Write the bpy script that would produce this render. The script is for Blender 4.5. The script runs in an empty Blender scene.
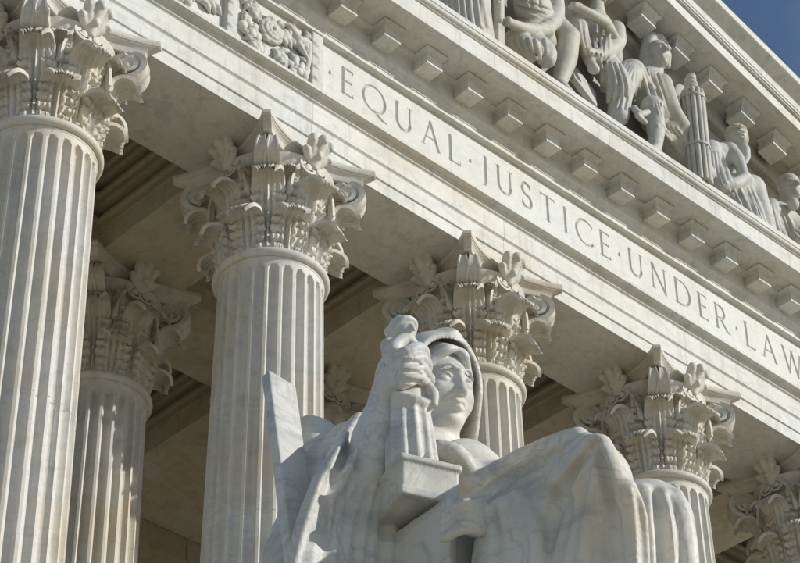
import bpy, bmesh, math, random
import numpy as np
from mathutils import Vector, Matrix
random.seed(7)
R = math.radians
scene = bpy.context.scene
col = scene.collection
ZA = 23.9                       # height of the abacus tops (underside of the architrave) above the plaza

# ------------------------------------------------------------------ camera
F_PX, PITCH, AZ, ROLL = 2228.4, R(37.7247), R(44.0017), R(-0.7387)
CAM = np.array([-12.5707, -20.1206, -22.2919 + ZA])
_f = np.array([math.sin(AZ)*math.cos(PITCH), math.cos(AZ)*math.cos(PITCH), math.sin(PITCH)])
_r = np.array([math.cos(AZ), -math.sin(AZ), 0.0]); _u = np.cross(_r, _f)
_c, _s = math.cos(ROLL), math.sin(ROLL)
CR, CU, CF = _c*_r+_s*_u, -_s*_r+_c*_u, _f
cam = bpy.data.cameras.new('camera'); cam_o = bpy.data.objects.new('camera', cam); col.objects.link(cam_o)
cam.sensor_width = 36; cam.lens = F_PX/800*36; cam.clip_start = .1; cam.clip_end = 3000
m = Matrix(((CR[0], CU[0], -CF[0], CAM[0]), (CR[1], CU[1], -CF[1], CAM[1]), (CR[2], CU[2], -CF[2], CAM[2]), (0, 0, 0, 1)))
cam_o.matrix_world = m
scene.camera = cam_o
def ray(x, y):
    d = CF + CR*((x-400)/F_PX) - CU*((y-281.5)/F_PX)
    return d/np.linalg.norm(d)
def at(x, y, Y):                # the point of the upright plane at depth Y that a survey sight line meets
    d = ray(x, y); return CAM + d*((Y-CAM[1])/d[1])

# ------------------------------------------------------------------ light
SUN_EL, SUN_AZ = R(26.4), R(37)         # azimuth measured from the facade normal towards +X
sdir = Vector((math.sin(SUN_AZ)*math.cos(SUN_EL), -math.cos(SUN_AZ)*math.cos(SUN_EL), math.sin(SUN_EL)))
world = bpy.data.worlds.new('World'); scene.world = world; world.use_nodes = True
wn = world.node_tree; bg = wn.nodes['Background']
sky = wn.nodes.new('ShaderNodeTexSky'); sky.sky_type = 'NISHITA'; sky.sun_disc = False
sky.sun_elevation = SUN_EL; sky.sun_rotation = math.pi - SUN_AZ; sky.air_density = 1.0; sky.dust_density = .2; sky.ozone_density = 2.5
tc = wn.nodes.new('ShaderNodeTexCoord'); cn = wn.nodes.new('ShaderNodeTexNoise'); cn.inputs['Scale'].default_value = 3.2; cn.inputs['Detail'].default_value = 6; cn.inputs['Distortion'].default_value = .6
cr_ = wn.nodes.new('ShaderNodeMapRange'); cr_.inputs[1].default_value = .44; cr_.inputs[2].default_value = .85; cr_.inputs[4].default_value = .5
cx_ = wn.nodes.new('ShaderNodeMix'); cx_.data_type = 'RGBA'; cx_.inputs[7].default_value = (6.5, 6.9, 7.4, 1)      # thin high cloud over the whole sky
wn.links.new(tc.outputs['Generated'], cn.inputs['Vector']); wn.links.new(cn.outputs[0], cr_.inputs[0]); wn.links.new(cr_.outputs[0], cx_.inputs[0])
wn.links.new(sky.outputs[0], cx_.inputs[6]); wn.links.new(cx_.outputs[2], bg.inputs[0]); bg.inputs[1].default_value = .10
sl = bpy.data.lights.new('sun', 'SUN'); sl.energy = 3.6; sl.angle = R(.5); sl.color = (1, .97, .915)
so = bpy.data.objects.new('sun', sl); col.objects.link(so); so.rotation_euler = (-sdir).to_track_quat('-Z', 'Y').to_euler()
scene.view_settings.view_transform = 'Standard'; scene.view_settings.look = 'None'
scene.view_settings.exposure = 0; scene.view_settings.gamma = 1
scene.render.engine = 'CYCLES'; scene.cycles.max_bounces = 6; scene.cycles.diffuse_bounces = 3

# ------------------------------------------------------------------ materials
def marble(name, base, dark, vein=.25, streak=.3, rough=.6, bump=.12, warm=None, bscale=30, var=0):
    mt = bpy.data.materials.new(name); mt.use_nodes = True
    nt = mt.node_tree; N = nt.nodes; L = nt.links; b = N['Principled BSDF']
    geo = N.new('ShaderNodeNewGeometry')
    def noise(scale, detail=6, rough_=.6, dist=0, vec=None, sc=None):
        n = N.new('ShaderNodeTexNoise'); n.inputs['Scale'].default_value = scale; n.inputs['Detail'].default_value = detail
        n.inputs['Roughness'].default_value = rough_; n.inputs['Distortion'].default_value = dist
        if sc:
            mp = N.new('ShaderNodeMapping'); mp.inputs['Scale'].default_value = sc; mp.inputs['Rotation'].default_value = (.2, .15, .3) if sc[2] > 1 else (0, 0, 0)
            L.new(geo.outputs['Position'], mp.inputs['Vector']); L.new(mp.outputs[0], n.inputs['Vector'])
        else: L.new(geo.outputs['Position'], n.inputs['Vector'])
        return n
    def ramp(n, p0, p1, c0=0., c1=1.):
        r = N.new('ShaderNodeMapRange'); r.inputs[1].default_value = p0; r.inputs[2].default_value = p1
        r.inputs[3].default_value = c0; r.inputs[4].default_value = c1; L.new(n.outputs[0], r.inputs[0]); return r
    def mix(fac, a, c):
        x = N.new('ShaderNodeMix'); x.data_type = 'RGBA'
        if hasattr(fac, 'outputs'): L.new(fac.outputs[0], x.inputs[0])
        else: x.inputs[0].default_value = fac
        for i, v in ((6, a), (7, c)):
            if isinstance(v, tuple): x.inputs[i].default_value = (*v, 1)
            else: L.new(v.outputs[2], x.inputs[i])
        return x
    warm = warm or tuple(q*w for q, w in zip(base, (.97, .9, .78)))
    c = mix(ramp(noise(.55, 3), .42, .68), base, warm)
    c = mix(ramp(noise(1.6, 5, .65, 1.2, sc=(1, 1, 2.2)), .5, .62, 0, vein), c, dark)          # clouded grey veining
    v = noise(1.1, 4, .6, 2.2); a_ = N.new('ShaderNodeMath'); a_.operation = 'SUBTRACT'; a_.inputs[1].default_value = .5; L.new(v.outputs[0], a_.inputs[0])
    b_ = N.new('ShaderNodeMath'); b_.operation = 'ABSOLUTE'; L.new(a_.outputs[0], b_.inputs[0])
    c = mix(ramp(b_, .0, .02, vein*.8, 0), c, dark)                                             # thin veins
    c = mix(ramp(noise(1.0, 4, .7, 0, sc=(5, 5, .45)), .52, .75, 0, streak), c, tuple(q*.45 for q in warm))   # rain streaks
    c = mix(ramp(noise(9, 3, .7), .5, .8, 0, .22), c, tuple(q*.62 for q in warm))               # blotches
    if var:                                                                                     # each quarried block has its own tone
        oi = N.new('ShaderNodeObjectInfo'); mr = N.new('ShaderNodeMapRange'); mr.inputs[3].default_value = 1-var; mr.inputs[4].default_value = 1+var*.6; L.new(oi.outputs['Random'], mr.inputs[0])
        hv = N.new('ShaderNodeHueSaturation'); L.new(mr.outputs[0], hv.inputs['Value']); L.new(c.outputs[2], hv.inputs['Color']); L.new(hv.outputs[0], b.inputs['Base Color'])
    else: L.new(c.outputs[2], b.inputs['Base Color'])
    b.inputs['Roughness'].default_value = rough; b.inputs['Specular IOR Level'].default_value = .3
    bp = N.new('ShaderNodeBump'); bp.inputs['Strength'].default_value = bump; bp.inputs['Distance'].default_value = .02
    bn = noise(bscale, 3, .7); L.new(bn.outputs[0], bp.inputs['Height']); L.new(bp.outputs[0], b.inputs['Normal'])
    return mt
M_ENT = marble('marble_entablature', (.645, .645, .595), (.36, .39, .37), .34, .45, warm=(.61, .58, .49), var=.12)
M_FRZ = marble('marble_frieze', (.655, .655, .605), (.36, .39, .37), .2, .25, warm=(.63, .615, .55))
M_COL = marble('marble_column', (.65, .635, .58), (.38, .39, .37), .28, .42, warm=(.63, .56, .44))
M_CAP = marble('marble_capital', (.64, .62, .55), (.40, .39, .35), .3, .30, bump=.35, warm=(.60, .545, .43), bscale=24)
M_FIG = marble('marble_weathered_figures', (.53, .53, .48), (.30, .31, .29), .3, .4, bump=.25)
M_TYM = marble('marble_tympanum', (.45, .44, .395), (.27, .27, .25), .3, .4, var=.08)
M_STA = marble('marble_statue', (.68, .665, .605), (.33, .345, .335), .5, .34, rough=.5, bump=.12)
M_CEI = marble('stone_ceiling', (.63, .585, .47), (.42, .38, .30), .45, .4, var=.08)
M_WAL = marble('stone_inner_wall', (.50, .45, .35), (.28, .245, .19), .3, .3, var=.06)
M_PAV = marble('stone_paving', (.50, .445, .345), (.35, .32, .26), .3, .2, rough=.8)

# ------------------------------------------------------------------ mesh helpers
def mesh(name, v, f, smooth=None):
    me = bpy.data.meshes.new(name)
    if isinstance(v, np.ndarray): v = v.tolist()
    if isinstance(f, np.ndarray): f = f.tolist()
    me.from_pydata(v, [], f); me.update()
    if smooth is not None:
        me.shade_smooth()
        if smooth < 170: me.set_sharp_from_angle(angle=R(smooth))
    return me
def obj(name, me, mat, parent=None, loc=None, rotz=0, **tags):
    o = bpy.data.objects.new(name, me); col.objects.link(o)
    if me is not None and mat is not None and len(me.materials) == 0: me.materials.append(mat)
    if parent is not None: o.parent = parent
    if loc is not None: o.location = loc
    if rotz: o.rotation_euler[2] = rotz
    for k, t in tags.items(): o[k] = t
    return o
def thing(name, loc, label, category, group=None):
    o = bpy.data.objects.new(name, None); col.objects.link(o); o.location = loc; o.empty_display_size = .3
    o['label'] = label; o['category'] = category
    if group: o['group'] = group
    return o
def join(parts):
    V = []; Fc = []
    for v, f in parts:
        n = len(V); V += [tuple(p) for p in v]; Fc += [tuple(i+n for i in q) for q in f]
    return V, Fc
def box(x0, x1, y0, y1, z0, z1):
    v = [(x0,y0,z0),(x1,y0,z0),(x1,y1,z0),(x0,y1,z0),(x0,y0,z1),(x1,y0,z1),(x1,y1,z1),(x0,y1,z1)]
    return v, [(0,3,2,1),(4,5,6,7),(0,1,5,4),(1,2,6,5),(2,3,7,6),(3,0,4,7)]
def bevelled(x0, x1, y0, y1, z0, z1, b=.02, seg=2):
    bm = bmesh.new(); v, f = box(x0, x1, y0, y1, z0, z1)
    vs = [bm.verts.new(p) for p in v]
    for q in f: bm.faces.new([vs[i] for i in q])
    bmesh.ops.bevel(bm, geom=bm.edges[:], offset=b, segments=seg, profile=.5, affect='EDGES')
    me = bpy.data.meshes.new('block'); bm.to_mesh(me); bm.free(); me.shade_smooth(); me.set_sharp_from_angle(angle=R(50)); return me
def prism(profile, x0, x1):          # closed (y,z) profile swept along x
    n = len(profile); v = [(x0, y, z) for y, z in profile] + [(x1, y, z) for y, z in profile]
    f = [(i, i+n, (i+1) % n+n, (i+1) % n) for i in range(n)] + [tuple(range(n)), tuple(range(2*n-1, n-1, -1))]
    return v, f
def fix(me):
    bm = bmesh.new(); bm.from_mesh(me); bmesh.ops.recalc_face_normals(bm, faces=bm.faces); bm.to_mesh(me); bm.free(); return me
def lathe(profile, n=64):            # (r,z) from bottom to top
    v = []; f = []
    for r, z in profile:
        for i in range(n):
            a = 2*math.pi*i/n; v.append((r*math.cos(a), r*math.sin(a), z))
    for j in range(len(profile)-1):
        for i in range(n): f.append((j*n+i, j*n+(i+1) % n, (j+1)*n+(i+1) % n, (j+1)*n+i))
    return v, f
def arc(y0, z0, y1, z1, bulge, n=5):  # quarter-ish curve between two profile points
    out = []
    for i in range(1, n):
        t = i/n; s = math.sin(math.pi*t)*bulge
        dy, dz = y1-y0, z1-z0
        out.append((y0+dy*t - dz*s, z0+dz*t + dy*s))
    return out

# ------------------------------------------------------------------ sculpting on a distance grid
class Sculpt:
    def __init__(s, lo, hi, h):
        s.lo = np.array(lo, float); s.h = h
        s.n = np.ceil((np.array(hi)-s.lo)/h).astype(int)+1
        s.d = np.full(s.n, 1., np.float32)
        s.ax = [(s.lo[i]+h*np.arange(s.n[i])).astype(np.float32) for i in range(3)]
    def _win(s, lo, hi, pad):
        a = np.maximum(np.floor((np.array(lo)-pad-s.lo)/s.h).astype(int), 0); b = np.minimum(np.ceil((np.array(hi)+pad-s.lo)/s.h).astype(int)+1, s.n)
        if np.any(b-a < 1): return None
        sl = tuple(slice(a[i], b[i]) for i in range(3))
        g = (s.ax[0][sl[0]][:, None, None], s.ax[1][sl[1]][None, :, None], s.ax[2][sl[2]][None, None, :])
        return sl, g
    def _put(s, sl, e, k, cut):
        d = s.d[sl]
        if cut:
            e = -e
            if k > 0: hh = np.clip(.5-.5*(e-d)/k*-1, 0, 1); hh = np.clip(.5+.5*(e-d)/k, 0, 1); s.d[sl] = d*(1-hh)+e*hh+k*hh*(1-hh)
            else: s.d[sl] = np.maximum(d, e)
        else:
            if k > 0: hh = np.clip(.5+.5*(d-e)/k, 0, 1); s.d[sl] = d*(1-hh)+e*hh-k*hh*(1-hh)
            else: s.d[sl] = np.minimum(d, e)
    def cap(s, a, b, ra, rb=None, k=.03, cut=False):
        rb = ra if rb is None else rb; a = np.array(a, float); b = np.array(b, float); m_ = max(ra, rb)
        w = s._win(np.minimum(a, b)-m_, np.maximum(a, b)+m_, k+3*s.h)
        if w is None: return
        sl, (x, y, z) = w; ba = b-a; L2 = max(ba@ba, 1e-9)
        t = np.clip(((x-a[0])*ba[0]+(y-a[1])*ba[1]+(z-a[2])*ba[2])/L2, 0, 1)
        e = np.sqrt((x-a[0]-t*ba[0])**2+(y-a[1]-t*ba[1])**2+(z-a[2]-t*ba[2])**2)-(ra+(rb-ra)*t)
        s._put(sl, e.astype(np.float32), k, cut)
    def chain(s, pts, radii, k=.03, cut=False, smooth=4):
        P = [np.array(p, float) for p in pts]
        if not hasattr(radii, '__len__'): radii = [radii]*len(P)
        if smooth and len(P) > 2:
            Q = [2*P[0]-P[1]]+P+[2*P[-1]-P[-2]]; rr = [radii[0]]+list(radii)+[radii[-1]]; out = []; ro = []
            for i in range(1, len(Q)-2):
                for j in range(smooth):
                    t = j/smooth; p0, p1, p2, p3 = Q[i-1:i+3]
                    out.append(.5*((2*p1)+(-p0+p2)*t+(2*p0-5*p1+4*p2-p3)*t*t+(-p0+3*p1-3*p2+p3)*t**3)); ro.append(rr[i]*(1-t)+rr[i+1]*t)
            out.append(P[-1]); ro.append(radii[-1]); P, radii = out, ro
        A = np.array(P); rr = np.array(radii); m_ = rr.max()
        w = s._win(A.min(0)-m_, A.max(0)+m_, k+3*s.h)
        if w is None: return
        sl, (x, y, z) = w; E = np.full(s.d[sl].shape, 9., np.float32)
        for i in range(len(P)-1):
            a, b = A[i], A[i+1]; mm = max(rr[i], rr[i+1])+k+3*s.h+.02
            lo = np.minimum(a, b)-mm; hi = np.maximum(a, b)+mm; q = []
            for d_, g_ in enumerate((x, y, z)):
                g1 = g_.ravel(); q.append(slice(int(np.searchsorted(g1, lo[d_])), int(np.searchsorted(g1, hi[d_]))))
            xx, yy, zz = x[q[0]], y[:, q[1]], z[:, :, q[2]]; ba = b-a; L2 = max(ba@ba, 1e-9)
            t = np.clip(((xx-a[0])*ba[0]+(yy-a[1])*ba[1]+(zz-a[2])*ba[2])/L2, 0, 1)
            e = np.sqrt((xx-a[0]-t*ba[0])**2+(yy-a[1]-t*ba[1])**2+(zz-a[2]-t*ba[2])**2)-(rr[i]+(rr[i+1]-rr[i])*t)
            q = tuple(q); E[q] = np.minimum(E[q], e)
        s._put(sl, E, k, cut)
    def lay(s, pts, rad, sink, k=.06, cut=False, org=(0, 0, 0), smooth=4):
        """a fold that lies on the form already carved: sight points are carried to the surface, then sunk by a share of the radius"""
        out = []; R_ = []
        rad = list(rad) if hasattr(rad, '__len__') else [rad]*len(pts)
        n = len(pts)*3
        for i in range(n):
            u = i/(n-1)*(len(pts)-1); a = min(int(u), len(pts)-2); t = u-a
            px = [pts[a][c]*(1-t)+pts[a+1][c]*t for c in (0, 1)]; rd = rad[a]*(1-t)+rad[a+1]*t
            d = ray(*px); o_ = CAM-np.array(org); ctr = s.lo+s.n*s.h/2; tc = (ctr-o_)@d; half = np.linalg.norm(s.n*s.h)/2
            ts = np.arange(tc-half, tc+half, s.h*.7); Q = o_+ts[:, None]*d; I = np.round((Q-s.lo)/s.h).astype(int)
            ok = np.all((I >= 0) & (I < s.n), 1); v = np.full(len(ts), 1.); v[ok] = s.d[tuple(I[ok].T)]
            w = np.argmax(v < 0)
            if v[w] < 0: out.append(Q[w]+d*rd*sink); R_.append(rd)
        if len(out) > 1:
            P = np.array(out); 
            for _ in range(2): P[1:-1] = .25*P[:-2]+.5*P[1:-1]+.25*P[2:]
            s.chain(P, R_, k=k, cut=cut, smooth=0)
    def ell(s, c, r, k=.03, cut=False, rot=None):
        c = np.array(c, float); r = np.array(r, float)
        w = s._win(c-r.max(), c+r.max(), k+3*s.h) if rot is not None else s._win(c-r, c+r, k+3*s.h)
        if w is None: return
        sl, (x, y, z) = w; x = x-c[0]; y = y-c[1]; z = z-c[2]
        if rot is not None:
            m_ = np.array(rot)                        # rows are the local axes
            x, y, z = (m_[0, 0]*x+m_[0, 1]*y+m_[0, 2]*z, m_[1, 0]*x+m_[1, 1]*y+m_[1, 2]*z, m_[2, 0]*x+m_[2, 1]*y+m_[2, 2]*z)
        k0 = np.sqrt((x/r[0])**2+(y/r[1])**2+(z/r[2])**2); k1 = np.sqrt((x/r[0]**2)**2+(y/r[1]**2)**2+(z/r[2]**2)**2)+1e-6
        s._put(sl, (k0*(k0-1)/k1).astype(np.float32), k, cut)
    def boxr(s, c, hs, rnd=.02, k=.02, cut=False, rot=None):
        c = np.array(c, float); hs = np.array(hs, float); m_ = np.linalg.norm(hs)
        w = s._win(c-m_, c+m_, k+3*s.h)
        if w is None: return
        sl, (x, y, z) = w; x = x-c[0]; y = y-c[1]; z = z-c[2]
        if rot is not None:
            q = np.array(rot); x, y, z = (q[0, 0]*x+q[0, 1]*y+q[0, 2]*z, q[1, 0]*x+q[1, 1]*y+q[1, 2]*z, q[2, 0]*x+q[2, 1]*y+q[2, 2]*z)
        qx, qy, qz = abs(x)-hs[0]+rnd, abs(y)-hs[1]+rnd, abs(z)-hs[2]+rnd
        e = np.sqrt(np.maximum(qx, 0)**2+np.maximum(qy, 0)**2+np.maximum(qz, 0)**2)+np.minimum(np.maximum(qx, np.maximum(qy, qz)), 0)-rnd
        s._put(sl, e.astype(np.float32), k, cut)
    def mesh(s, name):
        d = s.d; d[0], d[-1] = 1, 1; d[:, 0], d[:, -1] = 1, 1; d[:, :, 0], d[:, :, -1] = 1, 1
        ins = d < 0
        cnt = np.zeros(np.array(d.shape)-1, np.int8); S = lambda a, o: a[o[0]:a.shape[0]-1+o[0], o[1]:a.shape[1]-1+o[1], o[2]:a.shape[2]-1+o[2]]
        offs = [(i, j, k) for i in (0, 1) for j in (0, 1) for k in (0, 1)]
        for o in offs: cnt += S(ins, o)
        act = np.argwhere((cnt > 0) & (cnt < 8))
        idx = np.full(cnt.shape, -1, np.int32); idx[tuple(act.T)] = np.arange(len(act))
        P = np.zeros((len(act), 3)); C = np.zeros(len(act))
        cv = {o: d[tuple((act+np.array(o)).T)] for o in offs}
        for o in offs:
            for a in range(3):
                if o[a] == 0:
                    o2 = list(o); o2[a] = 1; o2 = tuple(o2); u, w = cv[o], cv[o2]; msk = (u < 0) != (w < 0)
                    t = np.where(msk, u/np.where(msk, u-w, 1), 0)
                    pt = np.tile(np.array(o, float), (len(act), 1)); pt[:, a] = t
                    P += pt*msk[:, None]; C += msk
        P = (act+P/C[:, None])*s.h+s.lo
        quads = []
        for a in range(3):
            b, c = (a+1) % 3, (a+2) % 3
            s0 = [slice(None)]*3; s1 = [slice(None)]*3; s0[a] = slice(0, -1); s1[a] = slice(1, None)
            A, B = ins[tuple(s0)], ins[tuple(s1)]; e = np.argwhere(A != B)
            e = e[(e[:, b] > 0) & (e[:, c] > 0)]
            flip = ins[tuple(e.T)]
            def cell(db, dc):
                q = e.copy(); q[:, b] -= db; q[:, c] -= dc; return idx[tuple(q.T)]
            q = np.stack([cell(1, 1), cell(0, 1), cell(0, 0), cell(1, 0)], 1)
            q[~flip] = q[~flip][:, ::-1]; quads.append(q)
        Q = np.concatenate(quads)
        me = bpy.data.meshes.new(name); me.vertices.add(len(P)); me.vertices.foreach_set('co', P.astype(np.float32).ravel())
        me.loops.add(len(Q)*4); me.loops.foreach_set('vertex_index', Q.astype(np.int32).ravel())
        me.polygons.add(len(Q)); me.polygons.foreach_set('loop_start', np.arange(0, len(Q)*4, 4, dtype=np.int32))
        me.update(calc_edges=True); me.validate(); me.shade_smooth(); return me
def fan(s, A, B, n, rad, sink=.3, k=.04, valley=.02, org=(0, 0, 0), seed=1, vk=.012):
    """n ridges interpolated between two guide lines, with a narrow valley cut between neighbours"""
    q = random.Random(seed); mid = lambda t, j=0: [(a[0]*(1-t)+b[0]*t+q.uniform(-j, j), a[1]*(1-t)+b[1]*t) for a, b in zip(A, B)]
    ts = [min(1, max(0, (i+q.uniform(-.22, .22))/(n-1))) for i in range(n)]
    for t in ts:
        r_ = rad*q.uniform(.7, 1.25); s.lay(mid(t, .8), [r_*.55]+[r_]*(len(A)-2)+[r_*.85], sink, k=k, org=org)
    for i in range(n-1):
        if valley and ts[i+1]-ts[i] > .25/(n-1):
            v_ = valley*q.uniform(.6, 1.2); s.lay(mid((ts[i]+ts[i+1])/2, .8), [v_*.4]+[v_]*(len(A)-2)+[v_*.7], -.2, k=vk, cut=True, org=org)
def rotm(yaw=0, pitch=0, roll=0):    # rows are local x,y,z axes
    return np.array((Matrix.Rotation(yaw, 3, 'Z') @ Matrix.Rotation(pitch, 3, 'X') @ Matrix.Rotation(roll, 3, 'Y')).transposed())

# ------------------------------------------------------------------ setting
S_, CB = 4.2, 4.5475                 # bay, wider central bay
FRONT_X = [-S_, 0, S_, 2*S_, 2*S_+CB, 3*S_+CB, 4*S_+CB, 5*S_+CB]
XC = 2*S_+CB/2                       # centre of the facade
X0, X1 = -7.0, 2*XC+7.0
A_ = .82                             # half depth of the architrave
FLOOR = 7.9
obj('plaza_ground', mesh('plaza', [(-500,-500,0),(500,-500,0),(500,500,0),(-500,500,0)], [(0,1,2,3)]), M_PAV, kind='structure')
pd = obj('podium', mesh('podium', *box(X0, X1, -2.2, 30, 0, FLOOR)), M_PAV, kind='structure')
NST = 40; prof = [(-2.198, 0), (-2.198, FLOOR-.004)]; yy, zz = -2.4, FLOOR-.004
prof.append((yy, zz))
for i in range(NST-1):
    zz -= FLOOR/NST; prof.append((yy, zz)); yy -= .31; prof.append((yy, zz))
prof.append((yy, 0))
obj('front_steps', fix(mesh('steps', *prism(prof, .5, 2*XC-.5))), M_PAV, kind='structure')
# ---------------------------------------------------------------- entablature
ent = thing('entablature', (0, 0, ZA), 'long pale marble entablature carved EQUAL JUSTICE UNDER LAW, resting on the column capitals', 'entablature')
arch_prof = [(A_, 0), (-A_, 0), (-A_, .235), (-A_-.028, .245), (-A_-.028, .525), (-A_-.045, .545), (-A_-.062, .56), (-A_-.062, .915), (-A_-.07, .925),
             (-A_-.10, .945), (-A_-.105, 1.0), (-A_-.125, 1.03), (-A_-.24, 1.045), (-A_-.24, 1.10), (-A_-.05, 1.13), (A_, 1.13)]
jx = [X0+.6] + [x for x in FRONT_X] + [X1-.6]
for i in range(len(jx)-1):
    obj('architrave_block', fix(mesh('arch', *prism(arch_prof, jx[i]+(.003 if i else 0), jx[i+1]-.003))), M_ENT, ent)
# frieze: plain blocks either side of the lettered panel, core behind
FZ0, FZ1 = 1.125, 2.41
fr = obj('frieze', fix(mesh('frieze', *box(X0+.6, X1-.6, -A_+.06, A_-.02, FZ0, FZ1+.3))), M_ENT, ent)
TX0, TX1 = 4.38, 2*XC-4.38
# letters: strokes (x0,y0,x1,y1,w0,w1), cap height 1
TK, TN = .058, .036
def curve(cx, cy, rx, ry, a0, a1, n=16, thick=lambda a: TK):
    o = []
    for i in range(n):
        a, b = R(a0+(a1-a0)*i/n), R(a0+(a1-a0)*(i+1)/n)
        o.append((cx+rx*math.cos(a), cy+ry*math.sin(a), cx+rx*math.cos(b), cy+ry*math.sin(b), thick(a), thick(b)))
    return o
rnd = lambda a: TN+(TK-TN)*abs(math.cos(a+.3))
def vs(x, y0=0, y1=1, w=TK, serif=(1, 1)):
    o = [(x, y0, x, y1, w, w)]
    if serif[0]: o.append((x-.09, y0, x+.09, y0, .02, .02))
    if serif[1]: o.append((x-.09, y1, x+.09, y1, .02, .02))
    return o
def hs_(x0, x1, y, d=0): return [(x0, y, x1, y, TN, TN)] + ([(x1, y, x1+.015, y+d, .03, .012)] if d else [])
def sp_(x0, y0, x1, y1, w): return [(x0, y0, x1, y1, w, w)]
def sf(x, y): return [(x-.08, y, x+.08, y, .02, .02)]
GL = {
 'E': (.50, vs(.09)+hs_(.09, .46, 1, -.1)+hs_(.09, .40, .52)+hs_(.40, .401, .52, .06)+hs_(.40, .401, .52, -.06)+hs_(.09, .48, 0, .12)),
 'Q': (.96, curve(.48, .5, .45, .5, 0, 360, 28, rnd)+[(.5, .02, .8, -.16, TK, TK), (.8, -.16, 1.0, -.2, TK, .02)]),
 'U': (.74, vs(.1, .32, 1, TK, (0, 1))+curve(.37, .32, .27, .32, 180, 360, 14)+vs(.64, .32, 1, TN, (0, 1))),
 'A': (.80, sp_(.08, 0, .4, 1.02, TN)+sp_(.4, 1.02, .74, 0, TK)+hs_(.2, .6, .36)+sf(.08, 0)+sf(.74, 0)),
 'L': (.52, vs(.09)+hs_(.09, .5, 0, .13)),
 'J': (.34, vs(.24, -.0, 1, TK, (0, 1))+[(.24, 0, .2, -.14, TK, .035), (.2, -.14, .04, -.2, .035, .02)]),
 'S': (.52, curve(.26, .76, .19, .24, 35, 270, 14)+curve(.26, .26, .21, .26, 90, -150, 14)+[(.415, .9, .42, .8, .02, .02), (.08, .13, .07, .24, .02, .02)]),
 'T': (.70, vs(.35, 0, 1, TK, (1, 0))+hs_(.04, .66, 1, -.11)+[(.04, 1, .03, .89, .03, .012)]),
 'I': (.20, vs(.1)),
 'C': (.80, curve(.5, .5, .45, .5, 48, 312, 24, rnd)+[(.8, .87, .8, .76, .02, .02)]),
 'N': (.84, vs(.12, 0, 1, TN, (1, 1))+sp_(.12, 1, .72, -.02, TK)+vs(.72, 0, 1, TN, (0, 1))),
 'D': (.84, vs(.1)+hs_(.1, .34, 1)+hs_(.1, .34, 0)+curve(.34, .5, .44, .5, 90, -90, 18, rnd)),
 'R': (.72, vs(.1)+hs_(.1, .3, 1)+hs_(.1, .3, .46)+curve(.3, .73, .23, .27, 90, -90, 12)+[(.3, .46, .6, .04, TK, TK), (.6, .04, .76, -.02, TK, .02)]),
 'W': (1.12, sp_(.08, 1, .33, -.02, TK)+sp_(.33, -.02, .56, .98, TN)+sp_(.56, .98, .80, -.02, TK)+sp_(.80, -.02, 1.04, 1, TN)+sf(.08, 1)+sf(.56, 1)+sf(1.04, 1)),
 '.': (.14, [(.07, .56, .07, .44, .012, .06), (.07, .5, .11, .42, .045, .012), (.07, .5, .03, .42, .045, .012)]),
}
TEXT = '.EQUAL.JUSTICE.UNDER.LAW.'
CAPH, ZB = .535, 1.615
tot = sum(GL[c][0] for c in TEXT)*CAPH
gap = ((2*XC-2*4.55)-tot)/(len(TEXT)-1)
def tile(name, x0, x1, strokes, ox, h=.0065):
    zlo, zhi = FZ0+.02, FZ1+.02
    def ticks(a, b, da, db):           # fine between da..db, one big step outside
        n = max(2, int(round((db-da)/h))); t = [a]+list(np.linspace(da, db, n+1))+[b]
        return np.array(sorted(set(round(q, 5) for q in t)))
    if not strokes:
        v, f = [(x0, -A_, zlo), (x1, -A_, zlo), (x1, -A_, zhi), (x0, -A_, zhi)], [(0, 1, 2, 3)]
        return mesh('panel', v, f)
    xs = ticks(x0, x1, x0+.004, x1-.004)
    zm = min(min(s[1], s[3]) for s in strokes)*CAPH+ZB-.05; zM = max(max(s[1], s[3]) for s in strokes)*CAPH+ZB+.05
    zs = ticks(zlo, zhi, max(zm, zlo+.01), zM)
    X, Z = np.meshgrid(xs, zs, indexing='ij'); D = np.zeros_like(X)
    for (a, b, c, d, w0, w1) in strokes:
        ax, az, bx, bz = ox+a*CAPH, ZB+b*CAPH, ox+c*CAPH, ZB+d*CAPH
        l2 = max((bx-ax)**2+(bz-az)**2, 1e-9); t = np.clip(((X-ax)*(bx-ax)+(Z-az)*(bz-az))/l2, 0, 1)
        dist = np.hypot(X-ax-t*(bx-ax), Z-az-t*(bz-az)); w = (w0+(w1-w0)*t)*CAPH
        D = np.maximum(D, (w-dist)*1.5)
    D[0] = D[-1] = 0; D[:, 0] = D[:, -1] = 0
    V = np.stack([X, -A_+np.clip(D, 0, .045), Z], -1).reshape(-1, 3); nx, nz = len(xs), len(zs)
    i, j = np.meshgrid(np.arange(nx-1), np.arange(nz-1), indexing='ij'); a = (i*nz+j).ravel()
    return mesh('letter', V, np.stack([a, a+nz, a+nz+1, a+1], 1), 25)
ox = 4.55; edge = TX0
lay = []
for c in TEXT: lay.append((c, ox, ox+GL[c][0]*CAPH)); ox += GL[c][0]*CAPH+gap
for i, (c, a, b) in enumerate(lay):
    nx_ = TX1 if i == len(lay)-1 else (b+lay[i+1][1])/2 + (.07 if c == 'Q' else (.03 if c == 'R' else 0)) - (.05 if lay[i+1][0] == 'J' else 0)
    obj('carved_dot' if c == '.' else 'carved_letter', tile(c, edge, nx_, GL[c][1], a), M_FRZ, fr); edge = nx_
# frieze faces beyond the lettered panel
for a, b in ((X0+.6, TX0), (TX1, X1-.6)):
    obj('frieze_panel', fix(mesh('fp', *box(a, b, -A_, -A_+.05, FZ0+.02, FZ1+.02))), M_FRZ, fr)
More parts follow.
